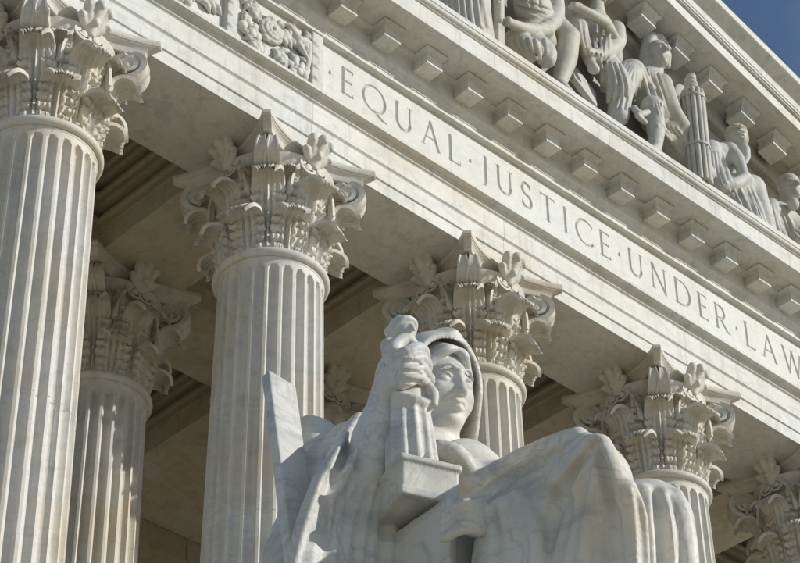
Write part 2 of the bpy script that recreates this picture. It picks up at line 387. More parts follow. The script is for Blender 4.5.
# crown of the frieze, dentil-less bed mould, corona
SOF, LIP = 3.07, -1.79
bed = [(A_, FZ1+.02), (-A_-.001, FZ1), (-A_-.03, FZ1), (-A_-.105, FZ1+.015), (-A_-.105, FZ1+.085), (-A_-.12, FZ1+.095)] + arc(-A_-.12, FZ1+.095, -1.03, 2.66, -.22) + [(-1.03, 2.66), (-1.03, 2.965)] + \
      [(-1.05, 2.98)] + arc(-1.05, 2.98, -1.13, 3.05, .2) + [(-1.15, 3.05), (-1.15, SOF+.01), (A_, SOF+.01)]
obj('bed_moulding', fix(mesh('bed', *prism(bed, X0+.6, X1-.6))), M_ENT, ent)
cor = [(.9, SOF+.003), (-1.15, SOF), (LIP+.07, SOF), (LIP+.06, SOF-.022), (LIP, SOF-.022), (LIP, 3.405), (LIP+.012, 3.412), (LIP+.012, 3.428), (LIP-.02, 3.433), (LIP-.02, 3.45)] + arc(LIP-.02, 3.45, LIP-.085, 3.52, .2) + \
      [(LIP-.085, 3.52), (LIP-.10, 3.53), (LIP-.10, 3.64), (LIP-.05, 3.66), (.9, 3.66)]
jc = list(np.arange(X0+.2, X1-.2, 2.835)); jc[-1] = X1-.2
corn = None
for i in range(len(jc)-1):
    o = obj('cornice_block', fix(mesh('corona', *prism(cor, jc[i]+.003, jc[i+1]-.003))), M_ENT, ent)
    corn = corn or o
def modillion_mesh(zs=SOF):
    # body with slightly swelling sides, under a crown moulding that wraps its top
    P = []
    P.append(box(-.17, .17, -1.365, -1.0, -.310, -.0))
    P.append(box(-.178, .178, -1.373, -1.0, -.315, -.27)); P.append(box(-.183, .183, -1.355, -1.0, -.21, -.17))
    lv = [(.17, -1.365, -.115), (.185, -1.38, -.11), (.19, -1.385, -.085), (.19, -1.385, -.075), (.215, -1.43, -.045), (.235, -1.45, -.03), (.235, -1.45, -.012), (.222, -1.437, -.012), (.222, -1.437, .01)]
    v = []; f = []
    for hx, y, z in lv: v += [(-hx, -1.0, z), (-hx, y, z), (hx, y, z), (hx, -1.0, z)]
    for j in range(len(lv)-1):
        for i in range(4): f.append((j*4+i, j*4+(i+1) % 4, j*4+4+(i+1) % 4, j*4+4+i))
    f.append((3, 2, 1, 0)); P.append((v, f))
    return fix(mesh('modillion', *join(P)))
MODM = modillion_mesh()
k = 0; xm = 6.865+.47-.945*14
while xm < X1-1:
    if xm > X0+1: obj('modillion', MODM, M_ENT, corn, loc=(xm, 0, SOF+.0))
    xm += .945

# ------------------------------------------------------------------ pediment
TH = R(14.4); TT = math.tan(TH)
ped = thing('pediment', (0, 0, ZA), 'triangular marble pediment with sloping raking cornice and blocky brackets', 'pediment')
RL = -1.9; RX0, RZ0 = 12.18, 7.84             # a point of the raking lip
zr = lambda x: RZ0-(abs(x-XC)-(RX0-XC))*TT     # underside of the raking lip
zap = zr(XC); xe = XC+16.9
# tympanum of large slabs
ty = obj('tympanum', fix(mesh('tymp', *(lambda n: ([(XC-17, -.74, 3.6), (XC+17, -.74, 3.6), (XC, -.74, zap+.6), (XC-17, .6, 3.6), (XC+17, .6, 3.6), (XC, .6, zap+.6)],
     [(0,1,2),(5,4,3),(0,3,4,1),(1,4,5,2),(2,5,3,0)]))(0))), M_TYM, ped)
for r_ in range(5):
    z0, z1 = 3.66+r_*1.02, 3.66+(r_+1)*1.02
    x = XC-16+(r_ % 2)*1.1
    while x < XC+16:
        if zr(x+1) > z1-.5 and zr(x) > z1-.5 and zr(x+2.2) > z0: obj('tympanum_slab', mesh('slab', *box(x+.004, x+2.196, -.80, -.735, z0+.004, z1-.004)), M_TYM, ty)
        x += 2.2
rk = [(.9, .0), (RL, 0), (RL, .25), (RL+.02, .262), (RL+.02, .285), (RL-.05, .295), (RL-.05, .325), (RL-.075, .335), (RL-.075, .385), (RL-.09, .40)] + \
     arc(RL-.09, .40, RL-.33, .74, -.22, 8) + [(RL-.33, .74), (RL-.35, .76), (RL-.35, .93), (RL-.3, 1.0), (.9, 1.02)]
for sg in (1, -1):
    v = []; n = len(rk); xs_ = [0, 16.9+.6]
    for dx in xs_:
        for y, z in rk: v.append((XC+sg*dx, y, zap+z-dx*TT))
    f = [(i, i+n, (i+1) % n+n, (i+1) % n) for i in range(n)] + [tuple(range(n)), tuple(range(2*n-1, n-1, -1))]
    rc = obj('raking_cornice', fix(mesh('rake', v, f)), M_ENT, ped)
    rb_ = [(-.72, -.5), (-.95, -.5), (-1.0, -.42), (-1.0, -.12), (-1.1, -.05), (-1.15, .002), (-.72, .002)]
    v = []; n = len(rb_)
    for dx in (0, 16.9):
        for y, z in rb_: v.append((XC+sg*dx, y, zap+z-dx*TT))
    f = [(i, i+n, (i+1) % n+n, (i+1) % n) for i in range(n)] + [tuple(range(n)), tuple(range(2*n-1, n-1, -1))]
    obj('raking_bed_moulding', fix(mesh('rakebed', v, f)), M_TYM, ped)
    for k in range(16):
        x = sg*(.55+.945*k)
        o = obj('modillion', MODM, M_ENT, rc, loc=(XC+x, -.04, zap-abs(x)*TT)); o.rotation_euler[1] = sg*TH
        o.scale = (1.15, 1.06, 1.15)

# ------------------------------------------------------------------ columns
def shaft_mesh():
    H = ZA-FLOOR-2.22-.75                       # length of the shaft
    nf, q = 24, 10; zs = [0, .12] ; ztop = []
    Rt = .783; wf = math.pi/nf*.78              # half angle of a flute
    lev = [0, -.06, -.10, -.125, -.145, -.165, -.19, -.22, -.26, -.6] + sorted([-.6-(H-.6)*t for t in np.linspace(.06, .9, 9)]+[-4.3, -4.306, -4.314, -4.32, -8.7, -8.706, -8.714, -8.72], reverse=True) + [-H+.2, -H+.1, -H]
    v = []; f = []
    for z in lev:
        Rz = Rt+.0125*(-z)*(1-.012*(-z))
        if z == 0: Rz += .01
        if z in (-4.306, -4.314, -8.706, -8.714): Rz -= .008
        for i in range(nf):
            for j in range(q):
                u = -1+2*(j+.0)/q; a = 2*math.pi*(i+.5+u/2)/nf
                x = (u/2*2*math.pi/nf)/wf      # across the flute, -1..1 inside
                zz = 0
                if -z < .26: zz = (.26+z)/.16
                bb = H+z-.2
                if bb < .12: zz = (.12-bb)/.14
                dd = 1-x*x-zz*zz
                dep = .096*math.sqrt(dd) if dd > 0 else 0
                v.append(((Rz-dep)*math.cos(a), (Rz-dep)*math.sin(a), -2.22+z))
    n = nf*q
    for k in range(len(lev)-1):
        for i in range(n): f.append((k*n+i, (k+1)*n+i, (k+1)*n+(i+1) % n, k*n+(i+1) % n))
    return fix(mesh('shaft', v, f, 32))
def torus_profile(r, z, t, n=10): return [(r+t*math.cos(a), z+t*math.sin(a)) for a in np.linspace(-math.pi/2, math.pi/2, n)]
M_SHAFT = shaft_mesh()
M_AST = fix(mesh('astragal', *lathe([(.6, -2.245), (.793, -2.235), (.80, -2.225), (.80, -2.205), (.785, -2.2)]+torus_profile(.802, -2.125, .074)+[(.79, -2.045), (.6, -2.04)], 72), 50))
bell_p = [(.7, -2.08), (.735, -2.05), (.73, -1.6), (.75, -1.1), (.80, -.7), (.88, -.42), (.93, -.34), (.94, -.29), (.90, -.26), (.5, -.25)]
def ribbed_bell():
    v, f = lathe(bell_p, 192); out = []
    for i, (x, y, z) in enumerate(v):
        q = 1+.03*math.cos(2*math.pi*(i % 192)/192*48)*(1 if -2.0 < z < -.5 else 0); out.append((x*q, y*q, z))
    return fix(mesh('bell', out, f, 60))
M_BELL = ribbed_bell()
def abacus_mesh():
    w = 1.145; ch = .085                        # corner point (w,w); chamfer half width
    def ring(off, z):
        pts = []
        c = w+off; h_ = ch
        for k in range(4):
            a = -math.pi/2*0+math.pi/2*k
            side = []
            n = 16
            for i in range(n+1):
                t = -1+2*i/n; xx = t*(c-h_); yy = c-off*.0-(.285)*(1-t*t)+ (h_ - h_)*0
                side.append((xx+0, -(yy-(0))))
            for (px, py) in side: pts.append((px*math.cos(a)-py*math.sin(a), px*math.sin(a)+py*math.cos(a), z))
        return pts
    lv = [(-.16, -.262), (-.15, -.25), (-.145, -.20), (-.12, -.165), (-.075, -.135), (-.045, -.12), (-.045, -.105), (-.02, -.10), (-.0, -.075), (.0, -.03), (-.012, 0)]
    v = []; f = []; n = 0
    for o, z in lv:
        r_ = ring(o, z); n = len(r_); v += r_
    for j in range(len(lv)-1):
        for i in range(n): f.append((j*n+i, j*n+(i+1) % n, (j+1)*n+(i+1) % n, (j+1)*n+i))
    f.append(tuple(range(n-1, -1, -1))); f.append(tuple(range((len(lv)-1)*n, len(lv)*n)))
    return fix(mesh('abacus', v, f, 35))
M_ABA = abacus_mesh()
def leaf_mesh(H, W, r0, curl, out, lobes=5, nu=25, nv=44, droop=182, th=.03):
    """acanthus leaf growing up the bell: H height, W half width, curl = radius of the turned-over tip"""
    def path(v):                                 # centre line in (r,z): rise, lean out, roll over
        rise = H-curl; La = rise; Lb = curl*R(droop); s_ = v*(La+Lb)
        if s_ < La:
            t = s_/La; return r0+out*t**2.2, rise*t
        a = (s_-La)/curl; t = 1
        lean = .35
        return r0+out+curl*(1-math.cos(a))*1.05, rise+curl*math.sin(a)*1.05
    V = []
    for sgn in (1, -1):
        for j in range(nv+1):
            v = j/nv
            r1, z1 = path(max(v-.01, 0)); r2, z2 = path(min(v+.01, 1)); tx, tz = r2-r1, z2-z1; l = math.hypot(tx, tz) or 1; nr, nz = tz/l, -tx/l   # outward normal
            r, z = path(v)
            fr_ = (v*lobes) % 1.0; body = .84+.22*math.sin(math.pi*min(v*1.2, 1)); tip = min(1, max(0, (v-.60)/.14))
            if v > .80: body *= max(.5, math.sqrt(max(0, 1-((v-.80)/.225)**2)))
            lob = (.70+.30*math.sin(math.pi*min(1, fr_*.92+.08))**.55)*(1-tip)+tip
            ser = 1-.07*abs(math.sin(lobes*3*math.pi*v))*(1-tip)
            wv = W*body*lob*ser
            for i in range(nu):
                u = -1+2*i/(nu-1); au = abs(u)
                ang = u*wv/(r0+.02)
                fl = 1-tip
                rib = math.cos(2*math.pi*3.0*u)                           # upright ribs that run up into the turned-over tip
                rel = .03*math.exp(-(u/.09)**2)*(1-.5*tip)+.024*rib*(1-.75*au)*min(1, v*5)*(1-.6*tip)+.006*math.cos(2*math.pi*7.5*u)*(1-.5*tip)
                rel += (.05*au**1.5*math.sin(math.pi*fr_) - .05*au*math.exp(-((fr_-.5 if fr_ > .5 else fr_+.5)-.5)**2/.02))*fl   # lobes swell, notches sink
                rel -= .07*math.exp(-((au-.62)/.10)**2-((fr_-.12)/.13)**2)*fl   # drilled eyes between lobes
                rel += .03*au**2*v - .10*au**2.5*tip*(curl/.13)*.6
                rel -= th*(sgn < 0)
                if tip > 0: r, z = path(v-.075*tip*v*abs(math.sin(4*math.pi*u)))
                rr = r+nr*rel; zz = z+nz*rel - .05*au**2*math.sin(math.pi*fr_)*0 - .55*au**2*curl*tip*(1-.5*max(0,(v-.8)/.2))
                # behind the roll the tip spreads flat instead of wrapping round the bell
                x = rr*math.cos(ang) if v < .45 else rr-(r0*(1-math.cos(ang)))
                y = (r0+.06)*math.sin(ang)*(1+.25*v)
                V.append((x, y, z*0+zz))
    n = nu*(nv+1); Fc = []
    for j in range(nv):
        for i in range(nu-1):
            a = j*nu+i; Fc.append((a, a+1, a+nu+1, a+nu)); Fc.append((n+a, n+a+nu, n+a+nu+1, n+a+1))
    for j in range(nv):
        a = j*nu; Fc.append((a, a+nu, n+a+nu, n+a)); a = j*nu+nu-1; Fc.append((a, n+a, n+a+nu, a+nu))
    for i in range(nu-1):
        a = i; Fc.append((a, n+a, n+a+1, a+1)); a = nv*nu+i; Fc.append((a, a+1, n+a+1, n+a))
    return mesh('leaf', V, Fc, 60)
M_LEAF1 = leaf_mesh(.64, .245, .765, .125, .07, lobes=6, th=.06, nu=35, nv=60)
M_LEAF2 = leaf_mesh(1.22, .235, .755, .15, .15, lobes=9, nv=84, nu=35, th=.06)
M_LEAF3 = leaf_mesh(1.22, .23, .745, .13, .24, lobes=9, nv=84, nu=35, th=.06)
M_LEAFS = leaf_mesh(.66, .17, .82, .085, .10, lobes=6, nv=44, nu=23, th=.045)
def volute_mesh(rc, zc, rs, turns, width, r_start, z_start, th=.055, n=70):
    """scroll in the xz plane (x outwards): a stem climbing the bell, then winding into a spiral"""
    pts = []
    for t in np.linspace(0, 1, 14)[:-1]:         # stem
        p0 = np.array((r_start, z_start)); p1 = np.array((r_start+.02, zc+rs*.2)); p2 = np.array((rc-rs*.6, zc+rs*1.0)); p3 = np.array((rc, zc+rs))
        pts.append(((1-t)**3*p0+3*(1-t)**2*t*p1+3*(1-t)*t*t*p2+t**3*p3, .8+.2*t))
    for t in np.linspace(0, 1, n):
        a = math.pi/2-2*math.pi*turns*t; r = rs*(1-t)**.85+.03
        pts.append((np.array((rc+r*math.cos(a), zc+r*math.sin(a))), (1.05-.55*math.sin(a))*(1-.25*t)+.25*t))
    V = []; F_ = []; cs = [(-1, 1), (-.72, 1), (-.6, .6), (.6, .6), (.72, 1), (1, 1), (1, -1), (-1, -1)]
    for i, (p, wf) in enumerate(pts):
        a = pts[max(i-1, 0)][0]; b = pts[min(i+1, len(pts)-1)][0]; tg = b-a; tg = tg/(np.linalg.norm(tg)+1e-9); nn = np.array((-tg[1], tg[0]))
        tt = th*(.55+.45*min(1, (len(pts)-i)/len(pts)*1.6))
        for cy, cn in cs:
            q = p+nn*cn*tt*.5; V.append((q[0], cy*width*.5*wf, q[1]))
    m_ = len(cs)
    for i in range(len(pts)-1):
        for j in range(m_): F_.append((i*m_+j, i*m_+(j+1) % m_, (i+1)*m_+(j+1) % m_, (i+1)*m_+j))
    F_.append(tuple(range(m_))); F_.append(tuple(range((len(pts)-1)*m_+m_-1, (len(pts)-1)*m_-1, -1)))
    # eye of the scroll
    e = lathe([(0, -.5*width*1.3), (.04, -.5*width*1.3), (.055, -.5*width*1.2), (.055, .5*width*1.2), (.04, .5*width*1.3), (0, .5*width*1.3)], 12)
    e2 = lathe([(0, -.5*width*.55), (rs*.95, -.5*width*.55), (rs*.98, -.5*width*.5), (rs*.98, .5*width*.5), (rs*.95, .5*width*.55), (0, .5*width*.55)], 28); e = join([e, e2])
    ev = [(rc+x, z, zc+y) for x, y, z in e[0]]
    return fix(mesh('scroll', *join([(V, F_), (ev, e[1])]), 40))
M_VOL = volute_mesh(1.17, -.545, .265, 1.9, .17, .80, -1.3, th=.085)
M_HEL = volute_mesh(.10, -.46, .13, 1.8, .13, .42, -1.1, th=.045, n=50)
def fleuron_mesh():
    s = Sculpt((-.4, -.3, -.46), (.4, .3, .22), .014)
    s.chain([(0, .02, -.44), (0, -.06, -.22), (0, -.13, -.06), (0, -.2, .01), (0, -.23, -.04)], [.06, .08, .10, .085, .05], k=.02)
    for q in (-1, 1):
        s.chain([(q*.02, .02, -.42), (q*.09, -.05, -.2), (q*.13, -.1, -.07), (q*.165, -.16, -.01), (q*.18, -.18, -.06)], [.045, .075, .088, .075, .045], k=.02)
        s.chain([(q*.03, .02, -.40), (q*.14, -.02, -.27), (q*.21, -.06, -.2), (q*.23, -.1, -.22)], [.04, .065, .065, .04], k=.02)
        s.chain([(q*.04, -.02, -.3), (q*.045, -.13, -.08), (q*.06, -.2, .07)], .012, k=.012, cut=True)
    s.ell((0, -.12, -.27), (.05, .05, .06), k=.02)
    return s.mesh('fleuron')
M_FLE = fleuron_mesh()
base_p = [(.3, 0), (1.06, 0), (1.06, .2)]
pv = lathe([(.9, .2)]+torus_profile(1.0, .31, .11)+[(.98, .43), (.95, .47), (.95, .52)]+torus_profile(.93, .6, .07)+[(.93, .69), (.9, .75), (.5, .76)], 64)
M_BASE = fix(mesh('base', *join([box(-1.15, 1.15, -1.15, 1.15, 0, .205), pv]), 40))
def build_column():
    root = bpy.data.objects.new('corinthian_column', None); col.objects.link(root); root.location = (0, 0, FLOOR)
    up = ZA-FLOOR
    obj('shaft', M_SHAFT, M_COL, root, loc=(0, 0, up)); obj('astragal', M_AST, M_COL, root, loc=(0, 0, up)); obj('base', M_BASE, M_COL, root)
    cp = obj('capital', M_BELL, M_CAP, root, loc=(0, 0, up))
    obj('abacus', M_ABA, M_CAP, cp)
    for i in range(8):
        a = R(45*i)
        obj('acanthus_leaf', M_LEAF1, M_CAP, cp, loc=(0, 0, -2.06), rotz=a+R(22.5))
        obj('acanthus_leaf', M_LEAF2 if i % 2 == 0 else M_LEAF3, M_CAP, cp, loc=(0, 0, -2.06), rotz=a)
    for i in range(4):
        d = R(45+90*i)
        for q in (-1, 1):
            o = obj('volute', M_VOL, M_CAP, cp, loc=(0, 0, 0), rotz=d+q*R(5.2))
            o.location = (-.06*math.cos(d)-q*.05*math.sin(d)*-1, -.06*math.sin(d)+q*.05*math.cos(d)*-1, 0)
            obj('sheath_leaf', M_LEAFS, M_CAP, cp, loc=(0, 0, -1.32), rotz=d+q*R(17))
        n = R(90*i)                              # outward direction of a face
        for q in (-1, 1):
            o = obj('helix', M_HEL, M_CAP, cp); o.rotation_euler[2] = n+R(90)+(math.pi if q > 0 else 0)
            o.location = (.86*math.cos(n), .86*math.sin(n), 0)
        o = obj('fleuron', M_FLE, M_CAP, cp); o.rotation_euler[2] = n+R(90); o.location = (.93*math.cos(n), .93*math.sin(n), 0)
    return root
def copy_tree(o, parent=None):
    kids = list(o.children); c = o.copy(); col.objects.link(c)
    if parent is not None: c.parent = parent
    for k in kids: copy_tree(k, c)
    return c
col0 = build_column()
flab = ['fluted marble Corinthian column at the north end of the front row', 'fluted Corinthian column under the garland frieze, second in the front row',
        'fluted Corinthian column behind the throne, below the first carved E', 'fluted Corinthian column right behind the hooded head of the statue',
        'fluted Corinthian column rising behind the draped knees of the statue', 'fluted Corinthian column under the carved word LAW',
        'fluted Corinthian column third from the south end of the front row', 'fluted Corinthian column at the south end of the front row']
flab[6] = 'fluted Corinthian column second from the south end of the front row'
ilab = {2: 'shaded inner-row Corinthian column with a half-lit shaft, deep inside the portico', 3: 'dim inner-row Corinthian column glimpsed beside the raised arm of the statue',
        4: 'dim inner-row Corinthian column behind the knees of the statue', 5: 'dim inner-row Corinthian column behind the column under LAW'}
first = True
for i, x in enumerate(FRONT_X):
    c = col0 if first else copy_tree(col0); first = False
    c.location = (x, 0, FLOOR); c['label'] = flab[i]; c['category'] = 'column'; c['group'] = 'front row portico columns'
for i in (2, 3, 4, 5):
    c = copy_tree(col0); c.location = (FRONT_X[i], 4.2, FLOOR); c['label'] = ilab[i]; c['category'] = 'column'; c['group'] = 'inner row portico columns'

# ------------------------------------------------------------------ portico ceiling: beams, stepped coffers, wall
cei = thing('portico_ceiling', (0, 0, ZA), 'dark coffered stone ceiling of the portico with stepped mouldings between beams', 'ceiling')
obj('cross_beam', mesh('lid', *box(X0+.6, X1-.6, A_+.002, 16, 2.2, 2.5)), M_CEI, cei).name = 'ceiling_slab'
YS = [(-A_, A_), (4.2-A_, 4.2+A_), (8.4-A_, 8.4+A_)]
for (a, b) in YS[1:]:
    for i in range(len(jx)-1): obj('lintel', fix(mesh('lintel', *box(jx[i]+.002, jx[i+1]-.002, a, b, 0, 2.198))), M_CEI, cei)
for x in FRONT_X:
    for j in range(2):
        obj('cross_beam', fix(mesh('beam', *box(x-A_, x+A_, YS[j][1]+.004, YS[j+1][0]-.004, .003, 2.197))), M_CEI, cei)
def frame_ring(x0, x1, y0, y1, w, z0, z1):
    xs = [(x0, y0), (x1, y0), (x1, y1), (x0, y1)]; xi = [(x0+w, y0+w), (x1-w, y0+w), (x1-w, y1-w), (x0+w, y1-w)]
    v = [(x, y, z0) for x, y in xs]+[(x, y, z0) for x, y in xi]+[(x, y, z1) for x, y in xs]+[(x, y, z1) for x, y in xi]
    f = []
    for i in range(4):
        j = (i+1) % 4; f += [(i, 4+i, 4+j, j), (4+i, 12+i, 12+j, 4+j), (8+i, 8+j, 12+j, 12+i), (i, j, 8+j, 8+i)]
    return v, f
for i in range(len(FRONT_X)-1):
    for j in range(2):
        x0, x1, y0, y1 = FRONT_X[i]+A_, FRONT_X[i+1]-A_, YS[j][1], YS[j+1][0]
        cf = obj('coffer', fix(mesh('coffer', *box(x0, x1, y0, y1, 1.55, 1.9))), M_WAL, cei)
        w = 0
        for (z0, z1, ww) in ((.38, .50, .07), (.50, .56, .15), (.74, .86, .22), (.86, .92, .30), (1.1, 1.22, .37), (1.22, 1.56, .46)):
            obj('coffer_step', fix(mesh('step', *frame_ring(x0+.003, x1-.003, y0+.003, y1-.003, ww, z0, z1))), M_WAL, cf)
wl = thing('inner_wall', (0, 9.25, FLOOR), 'dark brown stone wall at the back of the portico', 'wall')
for r_ in range(11):
    z0 = r_*1.55; x = X0+1-(r_ % 2)*1.6
    while x < X1-1:
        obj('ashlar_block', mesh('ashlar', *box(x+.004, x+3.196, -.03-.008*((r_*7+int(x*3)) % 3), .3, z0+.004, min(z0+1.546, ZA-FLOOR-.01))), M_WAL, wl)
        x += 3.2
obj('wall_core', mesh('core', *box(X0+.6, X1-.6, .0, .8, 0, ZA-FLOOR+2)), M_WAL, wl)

# ------------------------------------------------------------------ garland relief beside the inscription
gar = thing('garland_relief', (0, -A_, ZA), 'carved garland of fruit, leaves and a rosette left of the inscription', 'relief')
def rel_local(x, y): p = at(x, y, -A_-.05); return p[0], p[2]-ZA
def ribbed(x0, x1):
    s = Sculpt((x0-.1, -.2, 1.08), (x1+.1, .06, 2.45), .010)
    s.boxr(((x0+x1)/2, -.03, 1.77), ((x1-x0)/2, .08, .63), rnd=.03, k=.01)
    for z in (1.33, 1.5, 1.55, 1.76, 1.81, 2.02, 2.07, 2.24): s.cap((x0-.05, -.118, z), (x1-.045, -.118, z), .016, k=.008, cut=True)
    s.cap((x1-.035, -.115, 1.1), (x1-.035, -.115, 2.42), .012, k=.006, cut=True)
    for z in (1.42, 1.66, 1.91, 2.15): s.ell(((x0+x1)/2-.03, -.105, z), (.06, .03, .045), k=.02)
    return s.mesh('ribbed')
for a, b in ((4.12, 4.36), (2.40, 2.62), (.1, .32)): obj('ribbed_band', ribbed(a, b), M_ENT, gar)
s = Sculpt((2.6, -.2, 1.1), (4.15, .06, 2.42), .014); rq = random.Random(11)
for i in range(46):                                # uneven foliage that fills the ground of the relief
    x, z = rq.uniform(2.7, 4.1), rq.uniform(1.2, 2.3); a = rq.uniform(0, 6.3); L_ = rq.uniform(.08, .17); dx, dz = math.cos(a)*L_, math.sin(a)*L_
    s.chain([(x-dx, .0, z-dz), (x+.2*dz, -.055, z-.2*dx), (x+dx, -.01, z+dz)], [.02, .05, .015], k=.015)
obj('foliage', s.mesh('foliage'), M_ENT, gar)
s = Sculpt((2.95, -.28, 1.5), (3.7, .06, 2.25), .009); c_ = (3.32, -.05, 1.88)
s.ell(c_, (.24, .10, .24), k=.02)
for rr, n_ in ((.20, 9), (.125, 7), (.06, 5)):
    ring_ = [(c_[0]+rr*math.cos(a), c_[1]-.11*math.sqrt(max(.05, 1-(rr/.24)**2)), c_[2]+rr*math.sin(a)) for a in np.linspace(0, 2*math.pi, 25)]
    s.chain(ring_, .014, k=.02, cut=True, smooth=0)
    for i in range(n_):
        a = 2*math.pi*i/n_+rr*9; q0, q1 = rr+.005, rr+.06
        s.cap((c_[0]+q0*math.cos(a), c_[1]-.105*math.sqrt(max(.02, 1-(q0/.24)**2)), c_[2]+q0*math.sin(a)), (c_[0]+q1*math.cos(a), c_[1]-.1*math.sqrt(max(.02, 1-min(1, q1/.24)**2)), c_[2]+q1*math.sin(a)), .011, k=.015, cut=True)
s.ell((c_[0], c_[1]-.10, c_[2]), (.035, .03, .035), k=.01)
obj('rosette', s.mesh('rosette'), M_ENT, gar)
rg = random.Random(3)
for (cx, cz, n, rad) in ((3.86, 1.46, 9, .18), (2.9, 1.66, 7, .16), (1.5, 1.5, 10, .25)):
    s = Sculpt((cx-.4, -.25, cz-.36), (cx+.4, .05, cz+.36), .012)
    for i in range(n):
        a = 2.4*i; r_ = rad*math.sqrt((i+.5)/n); q = rg.uniform(.05, .085); s.ell((cx+r_*math.cos(a)*1.2, -.04-.05*(1-i/n), cz+r_*math.sin(a)), (q, q*.8, q*rg.uniform(.9, 1.4)), k=.012)
    obj('fruit_cluster', s.mesh('fruit'), M_ENT, gar)
def leaf_blade(x, z, ang, L, W):
    s = Sculpt((x-L, -.2, z-L), (x+L, .05, z+L), .012); d = np.array((math.cos(ang), 0, math.sin(ang))); p = np.array((-d[2], 0, d[0]))
    o_ = np.array((x, -.02, z))
    s.chain([o_-d*L*.8, o_+np.array((0, -.06, 0)), o_+d*L*.8], [.03, .05, .015], k=.03)
    for t in (-.4, 0, .4):
        for q in (-1, 1): s.chain([o_+d*L*(t-.2), o_+d*L*t+p*q*W*.5+np.array((0, -.05, 0)), o_+d*L*(t+.25)+p*q*W], [.03, .05, .02], k=.03)
    return s.mesh('leaf')
for (x, z, a, L, W) in ((3.62, 1.95, .5, .26, .16), (3.55, 1.45, -.7, .24, .14), (2.95, 2.1, 2.2, .24, .14), (3.05, 1.36, -2.4, .2, .12), (4.0, 2.05, .1, .2, .12), (2.1, 1.7, .4, .28, .18), (1.0, 1.8, 2.6, .28, .18), (1.75, 2.05, 1.2, .25, .15)):
    obj('carved_leaf', leaf_blade(x, z, a, L, W), M_ENT, gar)
s = Sculpt((3.6, -.25, 1.1), (4.2, .05, 2.4), .012)
s.chain([(3.68, -.04, 2.25), (3.85, -.09, 2.02), (4.05, -.07, 2.1), (4.08, -.05, 1.75), (4.0, -.05, 1.25)], [.06, .07, .06, .06, .04], k=.04)
s.chain([(3.72, -.04, 2.15), (3.88, -.09, 1.9), (4.02, -.1, 1.75)], [.05, .06, .03], k=.02)
obj('ribbon_drape', s.mesh('ribbon'), M_ENT, gar)

# ------------------------------------------------------------------ pediment figures (survey points sighted at a depth Y)
def person(name, label, cat, lo, hi, Y, ops, h=.02, group='figures carved in the pediment'):
    """ops in photo survey points: ('c', [(x,y,dY),...], radii, k) limbs; ('e', (x,y,dY), (rx,ry,rz)) masses; ('r', ...) shallow fold ridges; ('x', ...) cuts"""
    L0, H0 = at(*lo, Y), at(*hi, Y)
    lo3 = np.array((min(L0[0], H0[0]), Y-1.0, 3.60+ZA)); hi3 = np.array((max(L0[0], H0[0]), Y+1.0, max(L0[2], H0[2])))
    org = np.array(((lo3[0]+hi3[0])/2, Y, 3.655+ZA)); s = Sculpt(lo3-org, hi3-org, h)
    P = lambda q: at(q[0], q[1], Y+(q[2] if len(q) > 2 else 0))-org
    for op in ops:
        if op[0] == 'c': s.chain([P(q) for q in op[1]], op[2], k=op[3] if len(op) > 3 else .04)
        elif op[0] == 'r': s.lay(op[1], np.array(op[2])*1.25, .35, k=.05, org=org)
        elif op[0] == 'x': s.lay(op[1], op[2], .0, k=.03, cut=True, org=org)
        elif op[0] == 'f': fan(s, op[1], op[2], op[3], op[4], org=org, seed=op[3], k=.035, valley=op[4]*.5, vk=.015)
        elif op[0] == 'e': s.ell(P(op[1]), op[2], k=op[3] if len(op) > 3 else .06)
        elif op[0] == 'b': s.boxr(P(op[1]), op[2], rnd=.02, k=.03, rot=rotm(*op[3]) if len(op) > 3 else None)
        elif op[0] == 'h':                       # a head with a face, turned by yaw, pitched
            c = P(op[1]); sc = op[2]; rm = rotm(op[3], op[4]); g = lambda x, y, z: c+sc*(rm.T@np.array((x, -y, z)))
            s.ell(c, np.array((.17, .2, .23))*sc, k=.03, rot=rm); s.ell(g(0, .06, -.1), np.array((.13, .14, .17))*sc, k=.04, rot=rm)
            s.ell(g(0, .14, -.23), np.array((.06, .06, .05))*sc, k=.03); s.cap(g(0, .19, .03), g(0, .25, -.07), .02*sc, .035*sc, k=.015)
            for q in (-1, 1):
                s.ell(g(q*.07, .22, 0), np.array((.045, .05, .035))*sc, k=.02, cut=True); s.ell(g(q*.065, .165, -.0), np.array((.035, .03, .025))*sc, k=.008)
                s.cap(g(q*.02, .205, .045), g(q*.11, .17, .04), .022*sc, k=.02)
            s.cap(g(-.05, .185, -.15), g(.05, .185, -.15), .02*sc, k=.012); s.cap(g(-.05, .21, -.165), g(.05, .21, -.165), .008*sc, k=.006, cut=True); s.cap(g(-.04, .18, -.185), g(.04, .18, -.185), .02*sc, k=.012)
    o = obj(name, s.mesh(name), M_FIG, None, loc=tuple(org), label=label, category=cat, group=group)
    return o
# A: robed figure cut by the top of the picture
person('robed_figure', 'pleated lower robe of a standing carved figure beside the tall tablet', 'sculpture', (425, 60), (500, -75), -1.35,
  [('c', [(462, -60), (458, -20), (462, 40)], [.45, .5, .55], .1)] +
  [('f', [(438, -50), (440, -10), (442, 40)], [(480, -45), (482, 0), (486, 25)], 8, .055)] + [('c', [(474, -40, -.4), (484, -8, -.4), (486, 10, -.3)], [.15, .1, .08])])
person('carved_tablet', 'tall narrow carved tablet standing between two pediment figures', 'sculpture', (480, 60), (515, -60), -1.6,
  [('b', (499, 5, 0), (.085, .06, 1.15), (0, 0, .05)), ('c', [(500, 5, -.07), (499.5, 20, -.07)], [.05, .06], .02), ('c', [(499, -8, -.07), (499.5, -2, -.07)], [.04, .05], .02)], h=.015)
